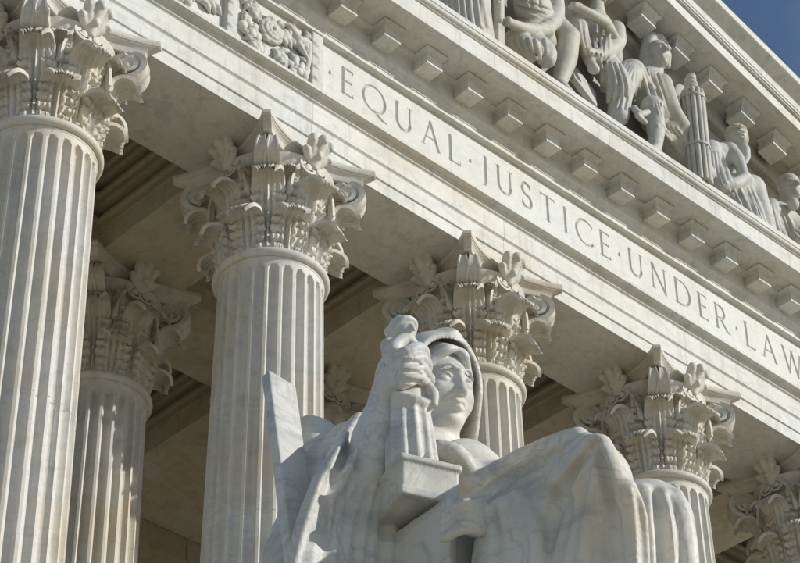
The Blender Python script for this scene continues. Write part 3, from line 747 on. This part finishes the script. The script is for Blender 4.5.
# B: armoured man seated on the ground
person('armoured_figure', 'seated muscular carved man in a breastplate with one bare leg bent', 'sculpture', (490, 105), (590, -60), -1.25,
  [('e', (533, 8, -.1), (.40, .3, .50)), ('e', (528, -12, -.1), (.46, .3, .36)), ('e', (535, 40, 0), (.42, .35, .3)),
   ('c', [(552, -12, -.1), (556, 14, -.15), (546, 30, -.3)], [.18, .16, .14]), ('c', [(546, 30, -.3), (528, 30, -.4), (508, 22, -.45)], [.14, .12, .08]), ('e', (506, 20, -.45), (.1, .08, .07)),
   ('c', [(530, 42, -.2), (545, 52, -.35), (548, 60, -.4)], [.26, .2, .14]), ('c', [(515, 40, -.2), (532, 50, -.4)], [.2, .2]),
   ('c', [(548, 20, 0), (568, 38, -.25)], [.25, .22]), ('c', [(568, 38, -.25), (566, 60, -.25), (559, 84, -.25)], [.21, .2, .13]), ('c', [(559, 84, -.25), (570, 95, -.4)], [.12, .1]),
   ('h', (535, -42, -.1), 1.15, .4, 0)] +
  [('f', [(507, 38), (513, 50), (528, 63)], [(545, 40), (547, 52), (544, 66)], 6, .045)] + [('x', [(520+i*9, -16+i*2, -.42), (522+i*9, 4+i*2, -.43)], .018) for i in range(3)] + [('x', [(512, -2+9*i), (530, 3+9*i), (550, 10+9*i)], .016) for i in range(3)] +
  [('x', [(515, 6, -.42), (545, 14, -.42)], .02)], h=.018)
# C: draped figure with a scroll
person('scroll_figure', 'carved figure in a pleated tunic with a scroll slung across the chest', 'sculpture', (565, 110), (650, -40), -1.2,
  [('e', (597, 30, 0), (.36, .3, .42)), ('e', (602, 55, 0), (.42, .35, .32)), ('h', (598, -8, -.05), 1.05, .1, .15), ('c', [(597, 5, -.02), (597, 22, 0)], [.13, .2]),
   ('c', [(568, 4, -.3), (590, 14, -.42), (606, 24, -.4), (618, 42, -.3)], [.09, .1, .1, .07], .03),
   ('c', [(576, 12, -.1), (580, 36, -.25), (592, 66, -.45)], [.19, .15, .09]), ('e', (594, 69, -.45), (.11, .1, .09)),
   ('c', [(616, 30, -.1), (617, 44, -.2), (600, 55, -.45), (588, 52, -.5)], [.18, .15, .12, .09]),
   ('c', [(602, 62, -.1), (618, 85, -.35), (616, 98, -.3)], [.28, .26, .16]), ('b', (581, 84, -.1), (.42, .06, .3), (.2, -.2, .35))] +
  [('f', [(579, 22), (581, 38), (586, 52)], [(610, 28), (610, 42), (608, 56)], 8, .034), ('f', [(600, 60), (603, 78), (602, 100)], [(620, 64), (628, 85), (626, 106)], 5, .05)], h=.017)
# D: helmeted reclining figure
person('helmeted_figure', 'carved hooded figure reclining with one arm stretched to the fasces', 'sculpture', (596, 200), (725, 10), -1.25,
  [('h', (657, 55, -.1), 1.35, -.25, .05), ('c', [(655, 66, 0), (650, 82, .05)], [.17, .26]), ('e', (650, 88, .05), (.42, .33, .42)), ('e', (660, 118, .05), (.45, .36, .42)),
   ('c', [(651, 40, .0), (647, 56, .05), (648, 72, .1)], [.16, .15, .2]), ('c', [(660, 38, -.12), (668, 50, -.1), (667, 66, 0)], [.09, .06, .07], .03),
   ('c', [(662, 84, -.2), (672, 110, -.35), (683, 126, -.42)], [.2, .17, .14]), ('c', [(683, 126, -.42), (698, 135, -.52), (703, 137, -.55)], [.13, .09, .08]),
   ('c', [(697, 132, -.56), (705, 133, -.6)], .035, .015), ('c', [(697, 136, -.57), (706, 138, -.61)], .035, .015), ('c', [(697, 140, -.56), (705, 142, -.6)], .035, .015), ('c', [(696, 144, -.54), (703, 146, -.57)], .033, .015),
   ('c', [(650, 110, 0), (632, 72, -.15)], [.3, .24]), ('c', [(632, 72, -.15), (622, 92, -.2), (618, 116, -.2)], [.24, .22, .2]),
   ('c', [(655, 120, 0), (652, 108, -.4)], [.28, .22]), ('c', [(652, 106, -.4), (656, 128, -.4), (655, 150, -.4)], [.19, .17, .12]), ('c', [(655, 148, -.4), (650, 156, -.55)], [.1, .09]),
   ('c', [(668, 135, -.1), (690, 158, -.25), (706, 176, -.3)], [.35, .28, .2], .1)] +
  [('f', [(626, 64), (614, 85), (607, 105)], [(640, 70), (640, 90), (636, 112)], 7, .042)] +
  [('f', [(640, 66), (647, 90), (655, 112)], [(659, 74), (667, 98), (672, 118)], 6, .036)] +
  [('f', [(658, 126), (674, 145), (690, 165)], [(676, 128), (692, 148), (704, 168)], 5, .048)] + [('x', [(650, 45), (654, 38), (662, 38), (668, 46)], .014)] +
  [('c', [(634, 108, -.45), (640, 114, -.5), (648, 112, -.5)], [.06, .07, .05], .02), ('c', [(638, 116, -.5), (645, 122, -.5)], [.06, .05], .02)], h=.018)
# fasces: bundle of rods with binding, and the shield behind it
fo = at(700, 178, -1.75); fa = thing('fasces', (fo[0], -1.75, 3.655+ZA), 'tall carved bundle of bound rods held by the hooded figure', 'sculpture', 'figures carved in the pediment')
top = at(696, 78, -1.75); hh = top[2]-(3.655+ZA)-.0
me_r = fix(mesh('rod', *lathe([(.0, 0), (.05, 0), (.05, hh*.80), (.036, hh*.82), (0, hh*.82)], 10), 50))
lean = (top[0]-fo[0]-.0)/hh
rods = [(0, 0)]+[(.1*math.cos(a), .1*math.sin(a)) for a in np.arange(6)*math.pi/3]+[(.185*math.cos(a), .185*math.sin(a)) for a in np.arange(12)*math.pi/6+.2]
for x, y in rods: o = obj('rod', me_r, M_FIG, fa, loc=(x, y, 0)); o.rotation_euler[1] = lean*.35
for t in (.3, .74):
    o = obj('binding', fix(mesh('bind', *lathe([(.2, 0), (.245, 0), (.25, .025), (.245, .05), (.2, .05)], 24), 40)), M_FIG, fa, loc=(hh*t*lean*.35, 0, hh*t)); o.rotation_euler[1] = lean*.35
s = Sculpt((-.25, -.25, -.1), (.25, .25, .6), .015)
for i in range(4): s.ell((0, 0, .06+i*.11), (.15-.012*i, .15-.012*i, .07), k=.015)
s.ell((.03, 0, .48), (.09, .1, .08), k=.03)
o = obj('axe_socket', s.mesh('axe'), M_FIG, fa, loc=(hh*.80*lean*.35, 0, hh*.80))
person('shield', 'broad carved shield standing behind the fasces', 'sculpture', (660, 190), (710, 60), -1.1, [('e', (687, 118, 0), (.42, .12, .85)), ('e', (684, 112, -.1), (.2, .1, .4))], h=.02)
# E: old man bent over
person('bowed_figure', 'carved old man sitting bowed with a cloak over his lap', 'sculpture', (700, 245), (775, 105), -1.3,
  [('h', (738, 139, -.2), 1.2, -.7, -.45), ('e', (736, 134, -.12), (.22, .23, .2)), ('e', (745, 150, -.45), (.1, .1, .14)), ('c', [(734, 147, -.1), (722, 156, 0)], [.17, .26]), ('e', (718, 163, .0), (.42, .35, .42)), ('e', (716, 185, .05), (.45, .38, .4)),
   ('c', [(711, 150, -.1), (712, 172, -.25), (722, 186, -.4)], [.2, .18, .15]), ('c', [(722, 186, -.4), (735, 184, -.52), (744, 178, -.5)], [.15, .12, .09]), ('e', (746, 177, -.48), (.11, .1, .1)),
   ('c', [(730, 150, -.25), (738, 160, -.42), (744, 176, -.48)], [.15, .13, .09]),
   ('c', [(718, 195, -.05), (748, 188, -.3), (752, 192, -.3)], [.32, .26, .24], .1), ('c', [(752, 190, -.3), (760, 215, -.3), (764, 235, -.3)], [.24, .25, .25], .1), ('c', [(735, 205, -.1), (745, 225, -.2)], [.35, .35], .1),
   ('c', [(743, 148, -.42), (746, 156, -.45), (745, 163, -.45)], [.09, .09, .04], .03)] +
  [('f', [(712, 192), (722, 208), (730, 230)], [(752, 188), (762, 212), (768, 236)], 8, .052)] +
  [('f', [(706, 152), (706, 172), (712, 190)], [(722, 152), (727, 168), (730, 180)], 6, .036)] +
  [('x', [(732, 128+3*i), (738, 127+3*i), (744, 130+3*i)], .012) for i in range(3)], h=.017)
# F: reclining figure in the corner
person('reclining_figure', 'carved bearded figure reclining low in the corner of the pediment', 'sculpture', (755, 300), (850, 150), -1.3,
  [('h', (790, 190, -.25), 1.15, -.3, -.1), ('e', (788, 184, -.17), (.22, .23, .22)), ('e', (793, 204, -.45), (.12, .12, .14)), ('c', [(788, 203, -.1), (782, 214, 0)], [.16, .26]), ('e', (779, 220, 0), (.45, .33, .36)), ('c', [(770, 208, -.1), (772, 224, -.25), (782, 238, -.35)], [.2, .17, .12]),
   ('c', [(790, 235, 0), (815, 255, -.1), (835, 270, -.1)], [.4, .32, .25], .1)] +
  [('f', [(766, 204), (766, 220), (772, 238)], [(784, 208), (792, 224), (798, 242)], 6, .036), ('f', [(785, 236), (800, 250), (820, 270)], [(800, 228), (820, 244), (836, 262)], 5, .045)] + [('x', [(783, 178+4*i), (789, 176+4*i), (795, 179+4*i)], .012) for i in range(3)], h=.017)

# ------------------------------------------------------------------ seated statue on the cheek block
HP = CAM+12.0*ray(432, 392)
U0 = -2.85
st = thing('seated_statue', (HP[0], HP[1], HP[2]+U0), 'huge white marble statue of a seated hooded woman holding a small figurine', 'statue')
def sp(x, y, F): return at(x, y, HP[1]-F)-HP       # F metres in front of the head
def stat(name, sc, mat=M_STA, parent=st, **kw): return obj(name, sc.mesh(name), mat, parent, loc=(0, 0, -U0), **kw)
hr = rotm(R(-5), R(11), R(-5))
def hd(x, y, z): return 1.13*(hr.T@np.array((x, -y, z)))+np.array((0, 0, 0))
# --- the figure: head, neck, breast, arms, hands in one skin
b = Sculpt((-1.1, -1.15, -1.85), (.75, .5, .38), .0068)
k = 1.13
b.ell(hd(0, -.03, .04), np.array((.168, .205, .215))*k, k=.03, rot=hr)
b.ell(hd(0, .055, -.045), np.array((.140, .165, .178))*k, k=.05, rot=hr)
b.ell(hd(0, .150, -.188), np.array((.052, .048, .038))*k, k=.05, rot=hr)
for q in (-1, 1):
    b.ell(hd(q*.076, .122, -.066), np.array((.054, .05, .06))*k, k=.07)
    b.cap(hd(q*.09, .06, -.135), hd(q*.025, .14, -.190), .04*k, .034*k, k=.05)
b.chain([hd(0, .198, .06), hd(0, .214, .0), hd(0, .236, -.055)], np.array((.015, .0155, .020))*k, k=.022)
b.ell(hd(0, .232, -.066), np.array((.026, .022, .019))*k, k=.015)
for q in (-1, 1):
    b.ell(hd(q*.022, .220, -.070), np.array((.014, .018, .014))*k, k=.012)
    b.ell(hd(q*.070, .238, -.002), np.array((.046, .056, .034))*k, k=.03, cut=True)
    b.ell(hd(q*.066, .160, -.010), np.array((.042, .038, .031))*k, k=.006)
    b.chain([hd(q*.026, .186, -.006), hd(q*.064, .199, .018), hd(q*.106, .165, -.004)], np.array((.006, .008, .006))*k, k=.006)
    b.chain([hd(q*.014, .212, .048), hd(q*.06, .208, .060), hd(q*.115, .165, .042)], np.array((.006, .007, .005))*k, k=.03)
b.chain([hd(-.050, .188, -.128), hd(-.018, .212, -.116), hd(0, .212, -.120), hd(.018, .212, -.116), hd(.050, .188, -.128)], np.array((.007, .014, .013, .014, .007))*k, k=.015)
b.chain([hd(-.038, .188, -.136), hd(0, .208, -.145), hd(.038, .188, -.136)], np.array((.008, .018, .008))*k, k=.015)
b.chain([hd(-.050, .198, -.131), hd(0, .230, -.131), hd(.050, .198, -.131)], np.array((.005, .007, .005))*k, k=.006, cut=True)
# waved hair under the hood
for q in (-1, 1):
    for i in range(6):
        t = i/5
        b.chain([hd(q*.004, .172-.10*t, .165+.05*t), hd(q*.05, .168-.10*t, .150+.05*t), hd(q*.095, .138-.09*t, .105+.05*t), hd(q*.128, .108-.08*t, .055+.05*t), hd(q*.150, .068-.07*t, -.01+.05*t)], np.array((.018, .027, .024, .028, .02))*k, k=.005)
b.cap(hd(0, -.01, -.15), (.0, .06, -.48), .145, .18, k=.06)
# torso
b.ell((0, .12, -.66), (.46, .28, .42), k=.1); b.ell((0, .10, -1.15), (.40, .29, .5), k=.12)
b.chain([(-.38, .12, -.48), (-.17, .1, -.38), (.17, .08, -.38), (.44, .1, -.47)], [.12, .12, .12, .14], k=.1)
for q in (-1, 1): b.ell((q*.19, -.10, -.74), (.17, .15, .16), k=.08)
b.cap((-.05, -.12, -.42), (-.3, -.02, -.40), .03, .03, k=.04); b.cap((.05, -.12, -.42), (.3, -.02, -.40), .03, .03, k=.04)
# right arm: shoulder, elbow, wrist
EL = sp(370, 478, .26); WR = sp(388, 396, .36); HC = sp(404, 375, .42)
b.cap((-.40, .10, -.48), EL, .12, .12, k=.08); b.chain([EL, EL*.55+WR*.45+np.array((-.015, 0, 0)), WR], [.125, .122, .078], k=.04)
b.ell(HC+np.array((-.055, .03, .0)), (.07, .085, .125), k=.04)
b.cap(WR, HC+np.array((-.05, .03, -.03)), .078, .075, k=.05)
# left arm, crossing to the book
b.cap((.48, .08, -.45), (.62, -.05, -1.05), .16, .14, k=.08); LW = sp(497, 522, .86); LH = sp(477, 519, .88)
b.chain([(.62, -.05, -1.05), .5*(LW+np.array((.62, -.05, -1.05)))+np.array((0, -.03, -.03)), LW], [.14, .12, .075], k=.05); b.ell(LH, (.065, .085, .09), k=.04)
for i in range(4):
    p0, p1, p2 = sp(475+i, 507+7.6*i, .95), sp(467, 505+7.6*i, .97), sp(458-i*.5, 508+7.6*i, .93)
    b.chain([LH+np.array((0, -.02, .07-.045*i)), p0, p1, p2, p2+np.array((-.02, .06, -.02))], [.032, .033, .031, .028, .024], k=.006)
# right hand: four fingers closing across the figurine's front, thumb up its near side
fx = [sp(419, 357, .50), sp(421, 367, .51), sp(421, 377, .51), sp(418, 386, .51)]
for i, e in enumerate(fx):
    kn = sp(398+[3, 1, 0, 1][i], 356+9.6*i, .53-.01*i); md = kn*.45+e*.55+np.array((-.01, -.065, .01)); tp = e+np.array((.07, .05, -.015))
    b.chain([HC+np.array((-.07, .03, .075-.05*i)), kn+np.array((0, -.02, 0)), md, e+np.array((.01, -.03, 0)), tp], [.034, .036, .034, .031, .026], k=.006, smooth=5)
b.chain([HC+np.array((-.07, -.0, .05)), sp(393, 354, .47), sp(397, 345, .48), sp(407, 340, .5), sp(416, 348, .52)], [.046, .042, .038, .036, .027], k=.015)
for i in range(3):
    b.lay([(401, 361.2+9.6*i), (411, 361.8+9.6*i), (420, 363+9.6*i)], .011, 0, k=.006, cut=True, org=HP)
    b.lay([(457, 512+7.6*i), (466, 509.5+7.6*i), (475, 511+7.6*i)], .010, 0, k=.006, cut=True, org=HP)
stat('figure', b)
# --- hood
h_ = Sculpt((-.45, -.40, -.62), (.45, .48, .42), .0075)
x, y, z = np.meshgrid(*h_.ax, indexing='ij', sparse=True)
hl = [hr[i, 0]*x+hr[i, 1]*y+hr[i, 2]*z for i in range(3)]; lx, lf, lz = hl[0], -hl[1], hl[2]
zz = np.maximum(lz-.02, 0); tap = 1+np.clip(-lz, 0, .6)*.12
def shell(rx, ry, rz): return (np.sqrt((lx/(rx*tap))**2+((lf+.01)/ry)**2+(zz/rz)**2)-1)*min(rx, ry, rz)
fold = .010*np.sin(lx*38+lz*9)*np.clip((.1-lf)*4, 0, 1)
outer = shell(.266, .335, .318)+fold-.022*np.exp(-(lx/.04)**2)*(lz > .1); inner = shell(.240, .312, .291)
frontcut = lf-(.145-.9*np.maximum(-lz, 0)*.25+.04*np.exp(-(lx/.12)**2)*(lz > 0)+.25*np.minimum(lz, .3)*.2)
h_.d = np.maximum(np.maximum(outer, -inner), frontcut).astype(np.float32); h_.d = np.maximum(h_.d, (-.50-lz).astype(np.float32)*np.ones_like(h_.d))
stat('hood', h_)
# --- robe: shawl over the right arm, breast cloth, lap, knees and falls of cloth
r = Sculpt((-1.35, -1.75, -2.83), (1.0, .75, -.28), .0105)
KR = np.array((-.14, -1.16, -1.20)); KL = np.array((.30, -1.15, -1.23)); HR_, HL_ = np.array((-.22, .0, -1.52)), np.array((.28, .0, -1.52))
r.ell((0, .10, -1.6), (.62, .5, .4), k=.15)
r.cap(HR_, KR, .34, .205, k=.12); r.cap(HL_, KL, .33, .215, k=.1)
r.chain([KR, KR+np.array((-.02, -.04, -.6)), (-.13, -1.12, -2.6)], [.195, .155, .18], k=.08); r.chain([KL, KL+np.array((.02, -.04, -.6)), (.30, -1.1, -2.6)], [.205, .19, .2], k=.06)
r.chain([(.15, -.55, -1.5), (.15, -1.0, -1.6), (.15, -1.05, -2.0), (.15, -1.02, -2.7)], [.22, .17, .15, .17], k=.08)
r.cap((-.25, -.35, -1.75), (-.25, -.2, -2.7), .38, .42, k=.15); r.cap((.5, -.35, -1.75), (.5, -.2, -2.7), .38, .42, k=.15)
# shawl down the right side of the throne
r.chain([(-.36, .24, -.52), sp(350, 446, -.24), sp(330, 492, -.28), sp(312, 545, -.28), sp(302, 620, -.25), sp(296, 700, -.2)], [.12, .13, .17, .22, .27, .32], k=.1)
r.chain([(-.36, .18, -.48), (-.22, .22, -.46), (0, .25, -.5), (.45, .2, -.5)], [.10, .13, .15, .15], k=.1)
r.chain([EL+np.array((.0, .06, -.06)), sp(356, 530, .10), sp(348, 590, .05), sp(344, 700, .05)], [.13, .18, .25, .34], k=.1)
r.chain([sp(380, 484, .25), sp(382, 520, .2), sp(380, 580, .15)], [.10, .14, .2], k=.08)
def folds(list_, rad=.05, sink=.35, k=.06, cut=False):
    for pts in list_: r.lay(pts, [rad*.4]+[rad]*(len(pts)-2)+[rad*.8], sink, k=k, cut=cut, org=HP)
# breast cloth, taut from the neck to the far shoulder
r.chain([sp(430, 446, .24), sp(458, 453, .29), sp(490, 464, .30), sp(522, 479, .28)], [.03, .04, .045, .045], k=.05)
r.chain([sp(440, 447, .33), sp(462, 462, .38), (.10, -.34, -.98)], [.04, .06, .05], k=.06); r.chain([(.0, -.22, -.60), (.06, -.28, -.80), (.05, -.3, -1.1)], [.16, .2, .22], k=.08)
r.chain([(.45, .0, -.48), (.40, -.12, -.70), (.3, -.25, -1.0)], [.14, .14, .16], k=.08); r.ell((.16, -.14, -.78), (.30, .18, .26), k=.08)
# cloth drawn over the thighs to the knee
r.chain([sp(505, 498, .62), sp(520, 497, .72), sp(540, 497, .85)], [.08, .10, .10], k=.08)
r.chain([sp(508, 508, .84), sp(503, 530, .9), sp(506, 563, .92), sp(508, 640, .95)], [.09, .115, .13, .16], k=.07); r.chain([sp(489, 540, .85), sp(490, 570, .88), sp(490, 640, .9)], [.06, .09, .11], k=.04)
r.cap((-.2, -.2, -1.36), KR+np.array((0, .12, .01)), .34, .205, k=.1)
# folds laid on those forms: shawl, sleeve, shin, thigh, far knee, bunched cloth
FN = lambda A, B, n, rad, **kw: fan(r, A, B, n, rad, org=HP, **kw)
FN([(366, 410), (352, 440), (343, 490), (339, 540), (339, 640)], [(349, 452), (328, 478), (310, 527), (297, 572), (286, 650)], 6, .06, sink=.3, k=.06, valley=.024, vk=.03)
FN([(394, 484), (390, 520), (386, 570), (386, 640)], [(358, 478), (344, 505), (336, 550), (333, 630)], 5, .055, sink=.15, valley=.04, vk=.018, seed=4)
FN([(472, 486), (510, 466), (550, 446), (588, 436)], [(482, 524), (516, 508), (550, 490), (584, 460)], 4, .06, sink=.2, k=.035, valley=.04, vk=.02, seed=5)
FN([(586, 444), (556, 482), (532, 530), (514, 640)], [(600, 446), (615, 490), (625, 550), (630, 640)], 7, .08, sink=.12, k=.035, valley=.06, vk=.02, seed=6)
FN([(630, 488), (636, 512), (638, 560), (640, 640)], [(680, 496), (688, 520), (692, 560), (694, 640)], 4, .055, sink=.15, valley=.04, vk=.018, seed=7)
FN([(486, 512), (488, 535), (490, 570), (490, 640)], [(520, 500), (530, 528), (530, 570), (528, 640)], 4, .065, sink=.1, valley=.045, vk=.018, seed=8)
stat('robe', r)
# --- book under the left hand
bk = Sculpt((-.85, -.85, -2.4), (.1, .55, -.9), .0105)
c_ = sp(448, 497, .74); q = rotm(R(-3), R(-3), R(4))
cc = c_+(q.T@np.array((.11, .46, -.45))); bk.boxr(cc, (.075, .45, .43), rnd=.008, k=.01, rot=q)
bo = stat('book', bk)
for sgn in (-1, 1):
    bk = Sculpt((-.85, -.85, -2.4), (.1, .55, -.9), .0105); bk.boxr(cc+q.T@np.array((sgn*.09, 0, 0)), (.026, .475, .455), rnd=.012, k=.01, rot=q); obj('cover', bk.mesh('cover'), M_STA, bo)
# --- base block and the figurine
g0 = sp(418, 492, .50); qb = rotm(R(-20), 0, 0)
blk = Sculpt((-1.0, -.95, -1.6), (-.2, .1, -.95), .008)
blk.boxr(g0+np.array((0, .0, -.02)), (.15, .15, .08), rnd=.012, k=.008, rot=qb)
blk.boxr(g0+np.array((0, .0, .075)), (.165, .165, .02), rnd=.014, k=.008, rot=qb); blk.boxr(g0+np.array((0, .0, -.11)), (.162, .162, .026), rnd=.012, k=.008, rot=qb)
stat('figurine_base', blk)
fb, ft = sp(413, 478, .50), sp(402, 318, .40)
g = Sculpt(np.minimum(fb, ft)-.25, np.maximum(fb, ft)+.2, .0065); ax_ = ft-fb
def fg(t, x=0, y=0): return fb+ax_*t+np.array((x, y, 0))
g.chain([fg(.095), fg(.2), fg(.45), fg(.55), fg(.68), fg(.76)], [.112, .105, .098, .088, .098, .085], k=.03)
g.ell(fg(.74), (.12, .08, .075), k=.03); g.cap(fg(.78), fg(.86), .05, .045, k=.02); g.ell(fg(.915), (.056, .064, .085), k=.02); g.ell(fg(.945, 0, .015), (.06, .066, .06), k=.015)
g.cap(fg(.91, .0, -.066), fg(.885, .0, -.074), .012, .014, k=.012); g.chain([fg(.90, -.06, .0), fg(.945, -.04, -.05), fg(.955, 0, -.062), fg(.945, .04, -.05), fg(.90, .06, .0)], .017, k=.012)
for i in range(11):
    a = 2*math.pi*i/11+.2; dx, dy = math.cos(a), math.sin(a)
    g.chain([fg(.02, .112*dx, .112*dy), fg(.2, .108*dx, .108*dy), fg(.42, .094*dx, .094*dy)], [.022, .017, .012], k=.012)
for q in (-1, 1):
    g.chain([fg(.76, q*.11, 0), fg(.64, q*.125, -.03), fg(.58, q*.06, -.105)], [.042, .034, .028], k=.015)
g.chain([fg(.44, -.11, -.02), fg(.40, -.05, -.10), fg(.41, .05, -.10), fg(.46, .11, -.02)], [.02, .022, .022, .02], k=.03)
g.chain([fg(.55, .03, -.10), fg(.47, .05, -.125), fg(.40, .05, -.13)], [.02, .032, .02], k=.015)
g.ell(fg(.955, 0, .085), (.035, .035, .035), k=.012)
stat('figurine', g)
# --- throne
tp = sp(280, 384, -.45)
pa, pb_ = sp(279, 381, -.45), sp(304, 572, -.02); pv_ = pb_-pa; pl = np.linalg.norm(pv_)
zd = Vector(-pv_/pl); xd = Vector((1, 0, 0)); yd = zd.cross(xd).normalized(); xd = yd.cross(zd)
o = obj('back_post', bevelled(-.095, .095, -.03, .035, -pl, 0, .012), M_STA, st)
o.matrix_local = Matrix.Translation(Vector(pa)-Vector((0, 0, U0))) @ Matrix((xd, yd, zd)).transposed().to_4x4()
obj('back_panel', bevelled(-.58, .62, -.06, .07, -2.3, -.28, .02), M_STA, st, loc=(.12, tp[1]+.05, tp[2]-U0-.35))
obj('seat_block', bevelled(-.95, 1.0, -.95, .62, 0, .95, .03), M_STA, st)
obj('foot_plinth', bevelled(-1.2, 1.25, -1.7, .8, -.25, .03, .03), M_STA, st)
cu = Sculpt((-.85, .05, -1.6), (-.3, .62, -.2), .0095)
for pts in ([(309, 420, -.42), (314, 445, -.36), (312, 480, -.3), (318, 520, -.25)], [(318, 424, -.40), (322, 445, -.34), (318, 480, -.28), (322, 520, -.22)], [(327, 430, -.38), (328, 455, -.30), (322, 490, -.25), (326, 520, -.2)]):
    cu.chain([sp(*p) for p in pts], [.045, .06, .06, .06], k=.03)
stat('shoulder_cloth', cu)
PT = HP[2]+U0-.25
pb = thing('pedestal', (HP[0], HP[1], 0), 'pale stone cheek block that carries the seated statue beside the steps', 'pedestal')
obj('pedestal_block', bevelled(-1.9, 2.1, -2.2, 10.8, 0, PT-.3, .03), M_PAV, pb); obj('pedestal_cap', bevelled(-2.05, 2.25, -2.35, 10.9, PT-.3, PT, .03), M_PAV, pb)
